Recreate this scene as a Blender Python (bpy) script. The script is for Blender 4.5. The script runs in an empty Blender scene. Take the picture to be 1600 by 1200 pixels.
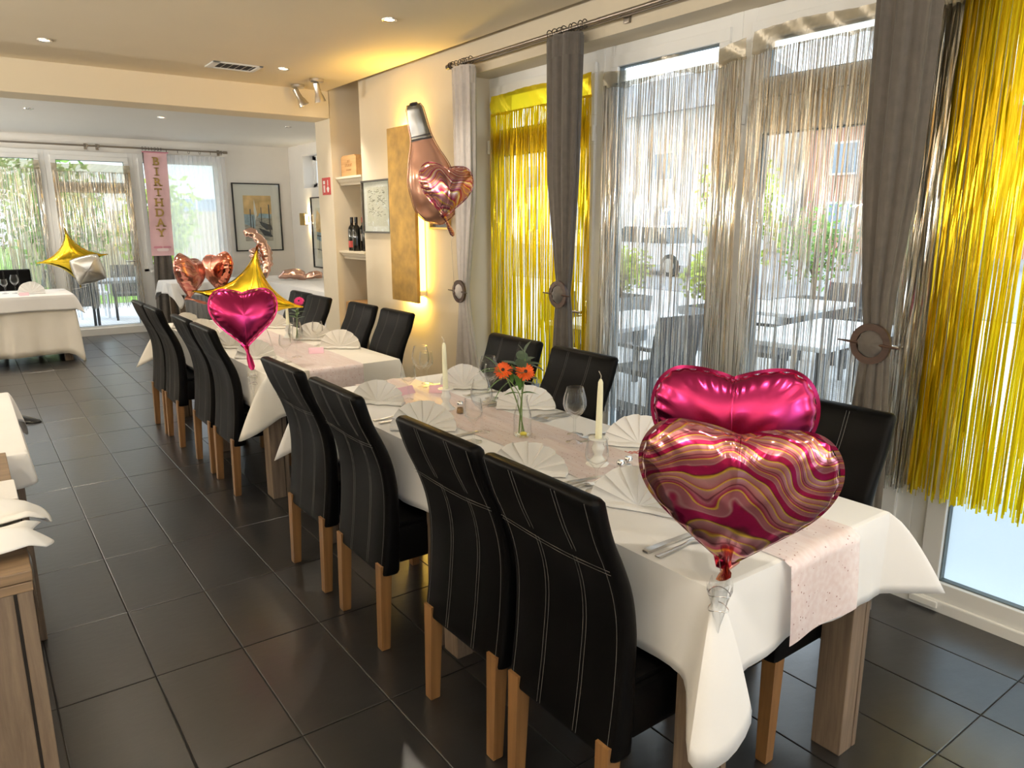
import bpy, bmesh, math, random
import numpy as np
from mathutils import Vector, Matrix
PI = math.pi
R = random.Random(7)
sc = bpy.context.scene
COL = sc.collection

# ------------------------------------------------------------------ camera, world, light, exposure
H = 1.5625
cd = bpy.data.cameras.new('camera'); cam = bpy.data.objects.new('camera', cd); COL.objects.link(cam)
cd.sensor_width = 36; cd.lens = 25.92; cd.clip_start = 0.05; cd.clip_end = 300
M3 = Matrix(((0.804247, 0.129435, -0.580028), (-0.594292, 0.172199, -0.785598), (-0.001804, 0.976521, 0.215413)))
cam.matrix_world = Matrix.Translation((0, 0, H)) @ M3.to_4x4()
sc.camera = cam
CP = Vector((0, 0, H))

w = bpy.data.worlds.new('overcast_sky'); sc.world = w; w.use_nodes = True
nt = w.node_tree; nt.nodes.clear()
o_ = nt.nodes.new('ShaderNodeOutputWorld'); bg = nt.nodes.new('ShaderNodeBackground')
tc = nt.nodes.new('ShaderNodeTexCoord'); sx = nt.nodes.new('ShaderNodeSeparateXYZ'); rp = nt.nodes.new('ShaderNodeValToRGB')
rp.color_ramp.elements[0].position = 0.45; rp.color_ramp.elements[0].color = (0.76, 0.86, 0.97, 1)
rp.color_ramp.elements[1].position = 0.8; rp.color_ramp.elements[1].color = (0.78, 0.89, 1.0, 1)
nt.links.new(tc.outputs['Generated'], sx.inputs[0]); nt.links.new(sx.outputs['Z'], rp.inputs[0])
nt.links.new(rp.outputs[0], bg.inputs[0]); nt.links.new(bg.outputs[0], o_.inputs[0])
SKY = 2.5
bg.inputs[1].default_value = SKY

sd = bpy.data.lights.new('sun', 'SUN'); sd.energy = 0.8; sd.angle = math.radians(12); sd.color = (1, 0.95, 0.88)
sun = bpy.data.objects.new('sun', sd); COL.objects.link(sun)
sun.rotation_euler = Vector((0.55, -0.55, -0.8)).to_track_quat('-Z', 'Y').to_euler()

def portal(name, loc, rot, sx_, sy_):
    l = bpy.data.lights.new(name, 'AREA'); l.shape = 'RECTANGLE'; l.size = sx_; l.size_y = sy_
    l.cycles.is_portal = True
    o = bpy.data.objects.new(name, l); COL.objects.link(o); o.location = loc; o.rotation_euler = rot
portal('window_daylight_portal', (3.25, 1.0, 1.3), (0, PI/2, 0), 2.6, 7.2)
portal('terrace_daylight_portal', (1.4, 12.0, 1.3), (-PI/2, 0, 0), 4.2, 2.6)

vs = sc.view_settings
vs.view_transform = 'Standard'; vs.look = 'None'; vs.exposure = 0.55; vs.gamma = 1; vs.use_curve_mapping = False
cy = sc.cycles
cy.max_bounces = 9; cy.diffuse_bounces = 4; cy.glossy_bounces = 4; cy.transmission_bounces = 8; cy.transparent_max_bounces = 24
cy.sample_clamp_indirect = 4.0; cy.caustics_reflective = False; cy.caustics_refractive = False

# ------------------------------------------------------------------ materials
MATS = {}
def new_mat(name):
    m = bpy.data.materials.new(name); m.use_nodes = True; MATS[name] = m
    b = m.node_tree.nodes['Principled BSDF']
    return m, m.node_tree, b
def ramp(nt, stops, inp=None):
    r = nt.nodes.new('ShaderNodeValToRGB'); e = r.color_ramp.elements
    while len(e) > 1: e.remove(e[-1])
    e[0].position = stops[0][0]; e[0].color = (*stops[0][1], 1)
    for p, c in stops[1:]:
        k = e.new(p); k.color = (*c, 1)
    if inp is not None: nt.links.new(inp, r.inputs[0])
    return r
def tex(nt, kind, scale, coord='Object', mapscale=None, **kw):
    t = nt.nodes.new('ShaderNodeTexCoord'); src = t.outputs[coord]
    if mapscale:
        mp = nt.nodes.new('ShaderNodeMapping'); mp.inputs['Scale'].default_value = mapscale
        nt.links.new(src, mp.inputs[0]); src = mp.outputs[0]
    n = nt.nodes.new('ShaderNodeTex' + kind); nt.links.new(src, n.inputs['Vector'])
    if 'Scale' in n.inputs: n.inputs['Scale'].default_value = scale
    for k, v in kw.items(): n.inputs[k].default_value = v
    return n
def bump(nt, b, h, strength=0.2, dist=0.002):
    bp = nt.nodes.new('ShaderNodeBump'); bp.inputs['Strength'].default_value = strength; bp.inputs['Distance'].default_value = dist
    nt.links.new(h, bp.inputs['Height']); nt.links.new(bp.outputs[0], b.inputs['Normal'])
def mat(name, c, rough=0.5, metal=0.0, vary=0.0, scale=8.0, bmp=0.0, bscale=None, spec=0.5, ms=None, trans=0, sub=0, sheen=0):
    m, nt, b = new_mat(name)
    b.inputs['Base Color'].default_value = (*c, 1); b.inputs['Roughness'].default_value = rough; b.inputs['Metallic'].default_value = metal
    b.inputs['Specular IOR Level'].default_value = spec
    if sheen: b.inputs['Sheen Weight'].default_value = sheen
    if vary:
        n = tex(nt, 'Noise', scale, mapscale=ms, Detail=5.0)
        lo = tuple(max(0, x*(1-vary)) for x in c); hi = tuple(min(1, x*(1+vary)) for x in c)
        r = ramp(nt, [(0.3, lo), (0.7, hi)], n.outputs['Fac']); nt.links.new(r.outputs[0], b.inputs['Base Color'])
    if bmp:
        n2 = tex(nt, 'Noise', bscale or scale*6, Detail=4.0); bump(nt, b, n2.outputs['Fac'], bmp)
    return m
def emit(name, c, s):
    m, nt, b = new_mat(name)
    b.inputs['Base Color'].default_value = (*c, 1); b.inputs['Emission Color'].default_value = (*c, 1); b.inputs['Emission Strength'].default_value = s
    return m
def clear_glass(name, tint=(0.97, 0.99, 0.98), lo=0.04, hi=0.7, blend=0.25, rough=0.02, power=1.0):
    m, nt, b = new_mat(name); nt.nodes.remove(b)
    out = nt.nodes['Material Output']
    t = nt.nodes.new('ShaderNodeBsdfTransparent'); t.inputs[0].default_value = (*tint, 1)
    g = nt.nodes.new('ShaderNodeBsdfGlossy'); g.inputs['Roughness'].default_value = rough
    lw = nt.nodes.new('ShaderNodeLayerWeight'); lw.inputs['Blend'].default_value = blend
    pw = nt.nodes.new('ShaderNodeMath'); pw.operation = 'POWER'; pw.inputs[1].default_value = power
    nt.links.new(lw.outputs['Facing'], pw.inputs[0])
    mr = nt.nodes.new('ShaderNodeMapRange'); mr.inputs['To Min'].default_value = lo; mr.inputs['To Max'].default_value = hi
    nt.links.new(pw.outputs[0], mr.inputs[0])
    mx = nt.nodes.new('ShaderNodeMixShader'); nt.links.new(mr.outputs[0], mx.inputs[0])
    nt.links.new(t.outputs[0], mx.inputs[1]); nt.links.new(g.outputs[0], mx.inputs[2]); nt.links.new(mx.outputs[0], out.inputs[0])
    return m
def see_through(name, c, alpha, rough=0.6, translucent=0.5, dots=None):
    """thin cloth: part transparent, part diffuse and translucent"""
    m, nt, b = new_mat(name); nt.nodes.remove(b); out = nt.nodes['Material Output']
    d = nt.nodes.new('ShaderNodeBsdfDiffuse'); d.inputs[0].default_value = (*c, 1)
    tl = nt.nodes.new('ShaderNodeBsdfTranslucent'); tl.inputs[0].default_value = (*c, 1)
    m1 = nt.nodes.new('ShaderNodeMixShader'); m1.inputs[0].default_value = translucent
    nt.links.new(d.outputs[0], m1.inputs[1]); nt.links.new(tl.outputs[0], m1.inputs[2])
    t = nt.nodes.new('ShaderNodeBsdfTransparent')
    m2 = nt.nodes.new('ShaderNodeMixShader'); m2.inputs[0].default_value = alpha
    nt.links.new(t.outputs[0], m2.inputs[1]); nt.links.new(m1.outputs[0], m2.inputs[2]); nt.links.new(m2.outputs[0], out.inputs[0])
    return m
def foil(name, c, rough=0.16, translucent=0.0, tcol=None, clear=0.0, c2=None):
    """thin metallised film"""
    m, nt, b = new_mat(name); out = nt.nodes['Material Output']
    b.inputs['Base Color'].default_value = (*c, 1); b.inputs['Metallic'].default_value = 1; b.inputs['Roughness'].default_value = rough
    if c2:
        n = tex(nt, 'Noise', 3.0, mapscale=(40, 40, 1.2), Detail=2.0)
        r = ramp(nt, [(0.4, c), (0.62, c2)], n.outputs['Fac']); nt.links.new(r.outputs[0], b.inputs['Base Color'])
    sh = b.outputs[0]
    if translucent:
        tl = nt.nodes.new('ShaderNodeBsdfTranslucent'); tl.inputs[0].default_value = (*(tcol or c), 1)
        mx = nt.nodes.new('ShaderNodeMixShader'); mx.inputs[0].default_value = translucent
        nt.links.new(sh, mx.inputs[1]); nt.links.new(tl.outputs[0], mx.inputs[2]); sh = mx.outputs[0]
    if clear:
        tr = nt.nodes.new('ShaderNodeBsdfTransparent'); tr.inputs[0].default_value = (*(tcol or c), 1)
        mx = nt.nodes.new('ShaderNodeMixShader'); mx.inputs[0].default_value = clear
        nt.links.new(sh, mx.inputs[1]); nt.links.new(tr.outputs[0], mx.inputs[2]); sh = mx.outputs[0]
    nt.links.new(sh, out.inputs[0])
    return m
def wood(name, c1, c2, axis='z', rough=0.55, scale=6.0, bmp=0.25):
    m, nt, b = new_mat(name)
    ms = {'z': (14, 14, 0.9), 'x': (0.9, 14, 14), 'y': (14, 0.9, 14)}[axis]
    n = tex(nt, 'Noise', scale*0.5, mapscale=ms, Detail=8.0, Roughness=0.65, Distortion=0.6)
    mid = tuple((a+b_)/2 for a, b_ in zip(c1, c2))
    r = ramp(nt, [(0.25, c1), (0.5, mid), (0.75, c2)], n.outputs['Fac']); nt.links.new(r.outputs[0], b.inputs['Base Color'])
    b.inputs['Roughness'].default_value = rough
    if bmp: bump(nt, b, n.outputs['Fac'], bmp, 0.001)
    return m
def marble_foil(name, stops, scale=1.0, rough=0.17, metal=0.85):
    m, nt, b = new_mat(name)
    t = nt.nodes.new('ShaderNodeTexCoord')
    n = nt.nodes.new('ShaderNodeTexNoise'); n.inputs['Scale'].default_value = 3.4*scale; n.inputs['Detail'].default_value = 2.2; n.inputs['Roughness'].default_value = 0.4
    nt.links.new(t.outputs['Object'], n.inputs['Vector'])
    s = nt.nodes.new('ShaderNodeVectorMath'); s.operation = 'SUBTRACT'; s.inputs[1].default_value = (0.5, 0.5, 0.5)
    nt.links.new(n.outputs['Color'], s.inputs[0])
    s2 = nt.nodes.new('ShaderNodeVectorMath'); s2.operation = 'SCALE'; s2.inputs['Scale'].default_value = 0.46/scale
    nt.links.new(s.outputs[0], s2.inputs[0])
    a = nt.nodes.new('ShaderNodeVectorMath'); a.operation = 'ADD'
    nt.links.new(t.outputs['Object'], a.inputs[0]); nt.links.new(s2.outputs[0], a.inputs[1])
    mp = nt.nodes.new('ShaderNodeMapping'); mp.inputs['Location'].default_value = (0.10, 0, 0.15); mp.inputs['Rotation'].default_value = (0, 0.6, 0); mp.inputs['Scale'].default_value = (1.0, 0.8, 1.7)
    nt.links.new(a.outputs[0], mp.inputs[0])
    ln = nt.nodes.new('ShaderNodeVectorMath'); ln.operation = 'LENGTH'; nt.links.new(mp.outputs[0], ln.inputs[0])
    mu = nt.nodes.new('ShaderNodeMath'); mu.operation = 'MULTIPLY'; mu.inputs[1].default_value = 11.0*scale
    nt.links.new(ln.outputs['Value'], mu.inputs[0])
    fr = nt.nodes.new('ShaderNodeMath'); fr.operation = 'FRACT'; nt.links.new(mu.outputs[0], fr.inputs[0])
    r = ramp(nt, stops, fr.outputs[0]); nt.links.new(r.outputs[0], b.inputs['Base Color'])
    b.inputs['Metallic'].default_value = metal; b.inputs['Roughness'].default_value = rough
    return m

mat('wall_paint', (0.68, 0.60, 0.46), 0.85, vary=0.03, scale=3, bmp=0.05, bscale=220)
mat('wall_white', (0.84, 0.81, 0.76), 0.85, vary=0.02, scale=3, bmp=0.05, bscale=220)
mat('ceiling_paint', (0.84, 0.735, 0.55), 0.9, vary=0.015, scale=2, bmp=0.04, bscale=250)
mat('ceiling_white', (0.86, 0.84, 0.79), 0.9, vary=0.01, scale=2)
mat('frame_white', (0.86, 0.86, 0.84), 0.35, vary=0.01, scale=4)
mat('gasket', (0.12, 0.15, 0.16), 0.5)
clear_glass('pane_glass', (0.97, 0.985, 0.985), 0.03, 0.35, 0.15, 0.01)
clear_glass('drinking_glass', (0.99, 0.995, 0.995), 0.013, 0.95, 0.5, 0.0, 2.8)
clear_glass('clear_plastic', (0.985, 0.99, 0.99), 0.08, 0.8, 0.5, 0.03, 2.0)
see_through('frosted_film', (0.86, 0.92, 0.95), 0.85, translucent=0.75)
see_through('sheer', (0.95, 0.95, 0.96), 0.55, translucent=0.55)
mat('taupe_fabric', (0.088, 0.075, 0.063), 0.8, vary=0.12, scale=30, bmp=0.1, bscale=300, sheen=0.3)
mat('beige_fabric', (0.50, 0.46, 0.43), 0.8, vary=0.06, scale=30, bmp=0.1, bscale=300)
mat('chrome', (0.8, 0.8, 0.8), 0.15, 1.0)
mat('steel', (0.62, 0.6, 0.57), 0.28, 1.0)
mat('dark_metal', (0.10, 0.085, 0.075), 0.35, 0.8)
mat('rod_metal', (0.30, 0.26, 0.22), 0.3, 0.9)
mat('dark_wood', (0.055, 0.028, 0.018), 0.35, vary=0.3, scale=12, ms=(1, 1, 6))
mat('leather', (0.0022, 0.0021, 0.0023), 0.42, bmp=0.12, bscale=350, spec=0.075)
mat('stitch', (0.11, 0.106, 0.10), 0.7)
wood('oak', (0.15, 0.072, 0.025), (0.27, 0.14, 0.052), 'z', 0.4, 5, 0.1)
wood('driftwood', (0.078, 0.054, 0.038), (0.235, 0.175, 0.125), 'z', 0.6, 6, 0.4)
wood('driftwood_top', (0.13, 0.085, 0.05), (0.29, 0.195, 0.115), 'x', 0.5, 6, 0.3)
wood('board_wood', (0.20, 0.12, 0.06), (0.36, 0.24, 0.14), 'z', 0.5, 6, 0.3)
mat('slot_dark', (0.02, 0.016, 0.013), 0.8)
mat('linen', (0.785, 0.775, 0.77), 0.75, vary=0.02, scale=5, bmp=0.08, bscale=500, sheen=0.2)
mat('linen_cream', (0.77, 0.73, 0.66), 0.75, vary=0.02, scale=5, bmp=0.08, bscale=500, sheen=0.2)
mat('napkin_white', (0.81, 0.80, 0.785), 0.75, bmp=0.06, bscale=500, sheen=0.2)
mat('wax', (0.92, 0.90, 0.66), 0.4, sub=1)
mat('porcelain', (0.88, 0.88, 0.86), 0.12)
mat('wick', (0.55, 0.5, 0.42), 0.8)
mat('pink_card', (0.95, 0.60, 0.68), 0.6)
mat('red_card', (0.55, 0.10, 0.09), 0.5)
mat('pepper', (0.30, 0.19, 0.09), 0.8, vary=0.5, scale=400)
mat('salt', (0.9, 0.9, 0.9), 0.8)
mat('petal_orange', (0.92, 0.13, 0.01), 0.5, vary=0.15, scale=60)
mat('petal_pink', (0.75, 0.02, 0.20), 0.5, vary=0.15, scale=60)
mat('flower_eye', (0.03, 0.008, 0.005), 0.7, bmp=0.4, bscale=600)
mat('leaf_green', (0.07, 0.17, 0.03), 0.45, vary=0.35, scale=25)
mat('leaf_grey', (0.09, 0.14, 0.09), 0.5, vary=0.25, scale=25)
mat('stem_green', (0.16, 0.24, 0.07), 0.5, vary=0.3, scale=40)
mat('water', (0.8, 0.8, 0.7), 0.1)
mat('lemon', (0.8, 0.7, 0.1), 0.5)
mat('plastic_black', (0.004, 0.004, 0.004), 0.22, spec=0.3)
mat('black_frame', (0.012, 0.012, 0.012), 0.35)
mat('passepartout', (0.82, 0.79, 0.72), 0.8)
mat('art_sky', (0.80, 0.52, 0.22), 0.8, vary=0.3, scale=6)
mat('art_sea', (0.45, 0.42, 0.36), 0.8, vary=0.35, scale=14, ms=(1, 1, 4))
mat('art_dark', (0.07, 0.075, 0.085), 0.8, vary=0.3, scale=30)
mat('art_blue', (0.35, 0.48, 0.56), 0.8, vary=0.35, scale=10)
mat('art_ink', (0.20, 0.18, 0.13), 0.8)
mat('art_paper', (0.72, 0.68, 0.56), 0.8, vary=0.05, scale=10)
mat('gilt', (0.72, 0.50, 0.16), 0.35, 0.7)
mat('brass', (0.70, 0.49, 0.17), 0.3, 0.9, vary=0.12, scale=8)
mat('gold_plaster', (0.50, 0.295, 0.065), 0.45, 0.35, vary=0.28, scale=9, bmp=0.1, bscale=40)
mat('cap_white', (0.8, 0.78, 0.72), 0.5)
mat('sign_red', (0.50, 0.025, 0.02), 0.45)
mat('sign_white', (0.85, 0.85, 0.83), 0.5)
wood('crate_wood', (0.40, 0.215, 0.075), (0.55, 0.32, 0.13), 'y', 0.6, 5, 0.15)
mat('crate_ink', (0.30, 0.15, 0.05), 0.7)
mat('bottle_glass', (0.006, 0.007, 0.006), 0.08)
mat('label_red', (0.35, 0.03, 0.02), 0.5); mat('label_white', (0.8, 0.78, 0.72), 0.5); mat('capsule_red', (0.4, 0.015, 0.02), 0.3, 0.4)
mat('vent_dark', (0.02, 0.02, 0.022), 0.7)
emit('lamp_glow', (1.0, 0.80, 0.52), 9.0)
emit('led_glow', (1.0, 0.66, 0.12), 5.0)
mat('banner_pink', (0.80, 0.52, 0.56), 0.45, vary=0.12, scale=3)
mat('banner_light', (0.88, 0.72, 0.74), 0.45)
mat('banner_rose', (0.62, 0.25, 0.33), 0.45)
mat('letter_gold', (0.42, 0.29, 0.10), 0.35, 0.6)
foil('foil_gold_strip', (0.86, 0.60, 0.03), 0.15, 0.45, (1.0, 0.80, 0.015), 0.12)
foil('foil_gold_header', (0.75, 0.55, 0.04), 0.2, 0.4, (0.9, 0.68, 0.02), 0.2)
foil('foil_champagne_strip', (0.80, 0.775, 0.71), 0.11, 0.22, (0.96, 0.95, 0.90), 0.14, c2=(0.34, 0.22, 0.08))
foil('foil_champagne_header', (0.52, 0.46, 0.36), 0.34, 0.08, (0.82, 0.78, 0.68), 0.55)
foil('foil_gold', (0.80, 0.56, 0.04), 0.16)
foil('foil_white', (0.75, 0.73, 0.68), 0.3)
foil('foil_pink', (0.37, 0.026, 0.115), 0.24)
foil('foil_rose', (0.80, 0.49, 0.38), 0.14)
foil('foil_copper', (0.62, 0.22, 0.15), 0.14)
foil('foil_silver', (0.26, 0.26, 0.25), 0.25)
mat('foil_rose_body', (0.50, 0.27, 0.19), 0.2, 0.7)
mat('foil_dark_band', (0.06, 0.055, 0.06), 0.3, 0.6)
MG = (0.38, 0.014, 0.09); PK = (0.45, 0.155, 0.195); LP = (0.56, 0.285, 0.315); GD = (0.80, 0.56, 0.06); DK = (0.16, 0.02, 0.04)
marble_foil('foil_marble', [(0, PK), (0.16, LP), (0.20, GD), (0.235, DK), (0.26, MG), (0.44, MG), (0.47, LP), (0.50, PK), (0.62, PK), (0.645, GD), (0.68, MG), (0.76, PK), (0.80, DK), (0.82, PK), (0.93, LP), (0.96, GD), (1, MG)])
marble_foil('foil_marble_soft', [(0, LP), (0.2, PK), (0.24, GD), (0.28, MG), (0.36, PK), (0.45, LP), (0.55, (0.8, 0.66, 0.62)), (0.6, GD), (0.64, PK), (0.75, MG), (0.8, LP), (0.93, PK), (1, GD)], 0.95)
marble_foil('foil_marble_dusk', [(0, (0.55, 0.24, 0.2)), (0.25, (0.42, 0.12, 0.12)), (0.3, (0.62, 0.36, 0.28)), (0.6, (0.5, 0.2, 0.17)), (0.66, (0.62, 0.4, 0.2)), (0.7, (0.36, 0.08, 0.08)), (1, (0.6, 0.3, 0.25))], 1.1)

def floor_mat():
    m, nt, b = new_mat('floor_tile')
    oi = nt.nodes.new('ShaderNodeObjectInfo')
    n = tex(nt, 'Noise', 5.0, Detail=7.0, Roughness=0.65)
    r = ramp(nt, [(0.25, (0.011, 0.0108, 0.0108)), (0.75, (0.021, 0.0205, 0.0203))], n.outputs['Fac'])
    mx = nt.nodes.new('ShaderNodeMix'); mx.data_type = 'RGBA'; mx.blend_type = 'MULTIPLY'; mx.inputs[0].default_value = 1.0
    r2 = ramp(nt, [(0, (0.85, 0.85, 0.85)), (1, (1.15, 1.12, 1.1))], oi.outputs['Random'])
    nt.links.new(r.outputs[0], mx.inputs[6]); nt.links.new(r2.outputs[0], mx.inputs[7]); nt.links.new(mx.outputs[2], b.inputs['Base Color'])
    b.inputs['Roughness'].default_value = 0.28; b.inputs['Specular IOR Level'].default_value = 1.0
    n2 = tex(nt, 'Noise', 16.0, Detail=6.0, mapscale=(1, 2, 1)); bump(nt, b, n2.outputs['Fac'], 0.18, 0.004)
floor_mat()
mat('grout', (0.03, 0.028, 0.026), 0.8)

def runner_mat():
    m, nt, b = new_mat('glitter_organza'); out = nt.nodes['Material Output']
    v = tex(nt, 'Voronoi', 70.0); 
    lt = nt.nodes.new('ShaderNodeMath'); lt.operation = 'LESS_THAN'; lt.inputs[1].default_value = 0.16; nt.links.new(v.outputs['Distance'], lt.inputs[0])
    sp = nt.nodes.new('ShaderNodeSeparateColor'); nt.links.new(v.outputs['Color'], sp.inputs[0])
    pick = nt.nodes.new('ShaderNodeMath'); pick.operation = 'GREATER_THAN'; pick.inputs[1].default_value = 0.55; nt.links.new(sp.outputs[0], pick.inputs[0])
    dot = nt.nodes.new('ShaderNodeMath'); dot.operation = 'MULTIPLY'; nt.links.new(lt.outputs[0], dot.inputs[0]); nt.links.new(pick.outputs[0], dot.inputs[1])
    wv = tex(nt, 'Noise', 60.0, mapscale=(1, 0.16, 1), Detail=3.0)
    r = ramp(nt, [(0.35, (0.78, 0.63, 0.615)), (0.65, (0.84, 0.73, 0.72))], wv.outputs['Fac'])
    mx = nt.nodes.new('ShaderNodeMix'); mx.data_type = 'RGBA'; nt.links.new(dot.outputs[0], mx.inputs[0]); nt.links.new(r.outputs[0], mx.inputs[6]); mx.inputs[7].default_value = (0.42, 0.22, 0.2, 1)
    nt.links.new(mx.outputs[2], b.inputs['Base Color']); nt.links.new(dot.outputs[0], b.inputs['Metallic']); b.inputs['Roughness'].default_value = 0.35
    bump(nt, b, wv.outputs['Fac'], 0.4, 0.002)
    tr = nt.nodes.new('ShaderNodeBsdfTransparent'); ms = nt.nodes.new('ShaderNodeMixShader'); ms.inputs[0].default_value = 0.82
    nt.links.new(tr.outputs[0], ms.inputs[1]); nt.links.new(b.outputs[0], ms.inputs[2]); nt.links.new(ms.outputs[0], out.inputs[0])
runner_mat()

# exterior materials
def brick_mat():
    m, nt, b = new_mat('red_brick')
    t = tex(nt, 'Brick', 4.0, mapscale=(1, 1, 1)); t.inputs['Color1'].default_value = (0.50, 0.17, 0.09, 1); t.inputs['Color2'].default_value = (0.60, 0.24, 0.14, 1); t.inputs['Mortar'].default_value = (0.6, 0.5, 0.42, 1)
    nt.links.new(t.outputs['Color'], b.inputs['Base Color']); b.inputs['Roughness'].default_value = 0.9
brick_mat()
def pave_mat():
    m, nt, b = new_mat('paving')
    t = tex(nt, 'Brick', 5.0); t.inputs['Color1'].default_value = (0.55, 0.55, 0.55, 1); t.inputs['Color2'].default_value = (0.62, 0.62, 0.62, 1); t.inputs['Mortar'].default_value = (0.33, 0.33, 0.34, 1)
    nt.links.new(t.outputs['Color'], b.inputs['Base Color']); b.inputs['Roughness'].default_value = 0.8
pave_mat()
mat('asphalt', (0.30, 0.30, 0.31), 0.9, vary=0.1, scale=20)
mat('lawn', (0.22, 0.42, 0.05), 0.9, vary=0.3, scale=8, bmp=0.5, bscale=80)
mat('bush_green', (0.16, 0.30, 0.04), 0.7, vary=0.5, scale=5)
mat('bush_lime', (0.38, 0.48, 0.06), 0.7, vary=0.4, scale=5)
mat('bark', (0.12, 0.08, 0.05), 0.9, vary=0.3, scale=20)
mat('car_white', (0.85, 0.86, 0.88), 0.2)
mat('car_glass', (0.05, 0.07, 0.08), 0.05)
mat('tyre', (0.02, 0.02, 0.02), 0.8)
mat('render_white', (0.80, 0.79, 0.75), 0.9, vary=0.03, scale=2)
mat('roof_grey', (0.35, 0.36, 0.38), 0.8, vary=0.1, scale=20)
mat('ext_window', (0.30, 0.36, 0.42), 0.1)
mat('planter_grey', (0.22, 0.24, 0.26), 0.7, vary=0.1, scale=8)
mat('terrace_top', (0.72, 0.74, 0.76), 0.35)
mat('rattan', (0.035, 0.035, 0.038), 0.6, bmp=0.5, bscale=120)
wood('teak', (0.30, 0.15, 0.07), (0.45, 0.26, 0.13), 'x', 0.6, 5, 0.1)
mat('fence_beige', (0.62, 0.50, 0.36), 0.8, vary=0.15, scale=6)

# ------------------------------------------------------------------ mesh helpers
class MB:
    def __init__(s): s.v = []; s.f = []; s.mi = []; s.cur = 0
    def add(s, vs, fs):
        o = len(s.v); s.v += [tuple(p) for p in vs]
        for f in fs: s.f.append(tuple(i+o for i in f)); s.mi.append(s.cur)
        return s
    def box(s, x0, x1, y0, y1, z0, z1, b=0.0):
        if b <= 0:
            vs = [(x, y, z) for z in (z0, z1) for y in (y0, y1) for x in (x0, x1)]
            return s.add(vs, [(0, 2, 3, 1), (4, 5, 7, 6), (0, 1, 5, 4), (2, 6, 7, 3), (0, 4, 6, 2), (1, 3, 7, 5)])
        b = min(b, (x1-x0)*.49, (y1-y0)*.49, (z1-z0)*.49)
        bm = bmesh.new(); bmesh.ops.create_cube(bm, size=1)
        for v in bm.verts: v.co = ((x0+x1)/2+v.co.x*(x1-x0), (y0+y1)/2+v.co.y*(y1-y0), (z0+z1)/2+v.co.z*(z1-z0))
        bmesh.ops.bevel(bm, geom=bm.edges[:], offset=b, segments=2, affect='EDGES', profile=0.6)
        bm.verts.index_update(); s.add([v.co[:] for v in bm.verts], [[v.index for v in f.verts] for f in bm.faces]); bm.free(); return s
    def rings(s, rings, close=True, cap0=False, cap1=False):
        n = len(rings[0]); vs = [p for r in rings for p in r]; fs = []
        for i in range(len(rings)-1):
            for j in range(n if close else n-1):
                k = (j+1) % n; fs.append((i*n+j, i*n+k, (i+1)*n+k, (i+1)*n+j))
        if cap0: fs.append(tuple(range(n))[::-1])
        if cap1: fs.append(tuple((len(rings)-1)*n+j for j in range(n)))
        return s.add(vs, fs)
    def lathe(s, prof, n=24, c=(0, 0, 0), cap0=True, cap1=True):
        rs = [[(c[0]+r*math.cos(2*PI*j/n), c[1]+r*math.sin(2*PI*j/n), c[2]+z) for j in range(n)] for r, z in prof]
        return s.rings(rs, True, cap0, cap1)
    def tube(s, pts, r, n=6, cap=True):
        pts = [Vector(p) for p in pts]; rs = []; up = None
        for i, p in enumerate(pts):
            t = (pts[min(i+1, len(pts)-1)]-pts[max(i-1, 0)]).normalized()
            if up is None:
                up = Vector((0, 0, 1)) if abs(t.z) < .9 else Vector((1, 0, 0))
            a = t.cross(up)
            if a.length < 1e-6: a = t.orthogonal()
            a.normalize(); b = a.cross(t).normalized(); up = b
            rr = r[i] if isinstance(r, (list, tuple)) else r
            rs.append([p+a*rr*math.cos(2*PI*j/n)+b*rr*math.sin(2*PI*j/n) for j in range(n)])
        return s.rings(rs, True, cap, cap)
    def grid(s, fn, nu, nv):
        vs = [fn(i/nu, j/nv) for i in range(nu+1) for j in range(nv+1)]
        return s.add(vs, [(i*(nv+1)+j, (i+1)*(nv+1)+j, (i+1)*(nv+1)+j+1, i*(nv+1)+j+1) for i in range(nu) for j in range(nv)])
    def poly(s, pts, th, axis='x'):
        """extrude a flat polygon (list of 3d points) by vector th"""
        n = len(pts); t = Vector(th); a = [Vector(p) for p in pts]; b = [p+t for p in a]
        return s.add(a+b, [tuple(range(n))[::-1], tuple(range(n, 2*n))]+[(j, (j+1) % n, n+(j+1) % n, n+j) for j in range(n)])
    def xf(s, m, start=0):
        for i in range(start, len(s.v)): s.v[i] = tuple(m @ Vector(s.v[i]))
        return s
    def mesh(s, name, mats, smooth=False, fix=True):
        me = bpy.data.meshes.new(name); me.from_pydata(s.v, [], s.f)
        ml = mats if isinstance(mats, (list, tuple)) else [mats]
        for m in ml: me.materials.append(MATS[m])
        if len(ml) > 1: me.polygons.foreach_set('material_index', s.mi)
        if fix:
            bm = bmesh.new(); bm.from_mesh(me); bmesh.ops.recalc_face_normals(bm, faces=bm.faces); bm.to_mesh(me); bm.free()
        if smooth:
            me.polygons.foreach_set('use_smooth', [True]*len(me.polygons))
            if smooth != 'all':
                try: me.set_sharp_from_angle(angle=math.radians(smooth if isinstance(smooth, (int, float)) and smooth > 1 else 40))
                except Exception: pass
        me.update(); return me
    def build(s, name, mats, parent=None, smooth=False, loc=None, world=False, fix=True):
        if world and parent is not None:
            l = parent.matrix_basis.inverted(); s.v = [tuple(l @ Vector(p)) for p in s.v]
        o = bpy.data.objects.new(name, s.mesh(name, mats, smooth, fix)); COL.objects.link(o)
        if parent is not None: o.parent = parent
        if loc is not None: o.location = loc
        return o
def tag(o, label=None, cat=None, group=None, kind=None):
    if label: o['label'] = label
    if cat: o['category'] = cat
    if group: o['group'] = group
    if kind: o['kind'] = kind
    return o
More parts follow.
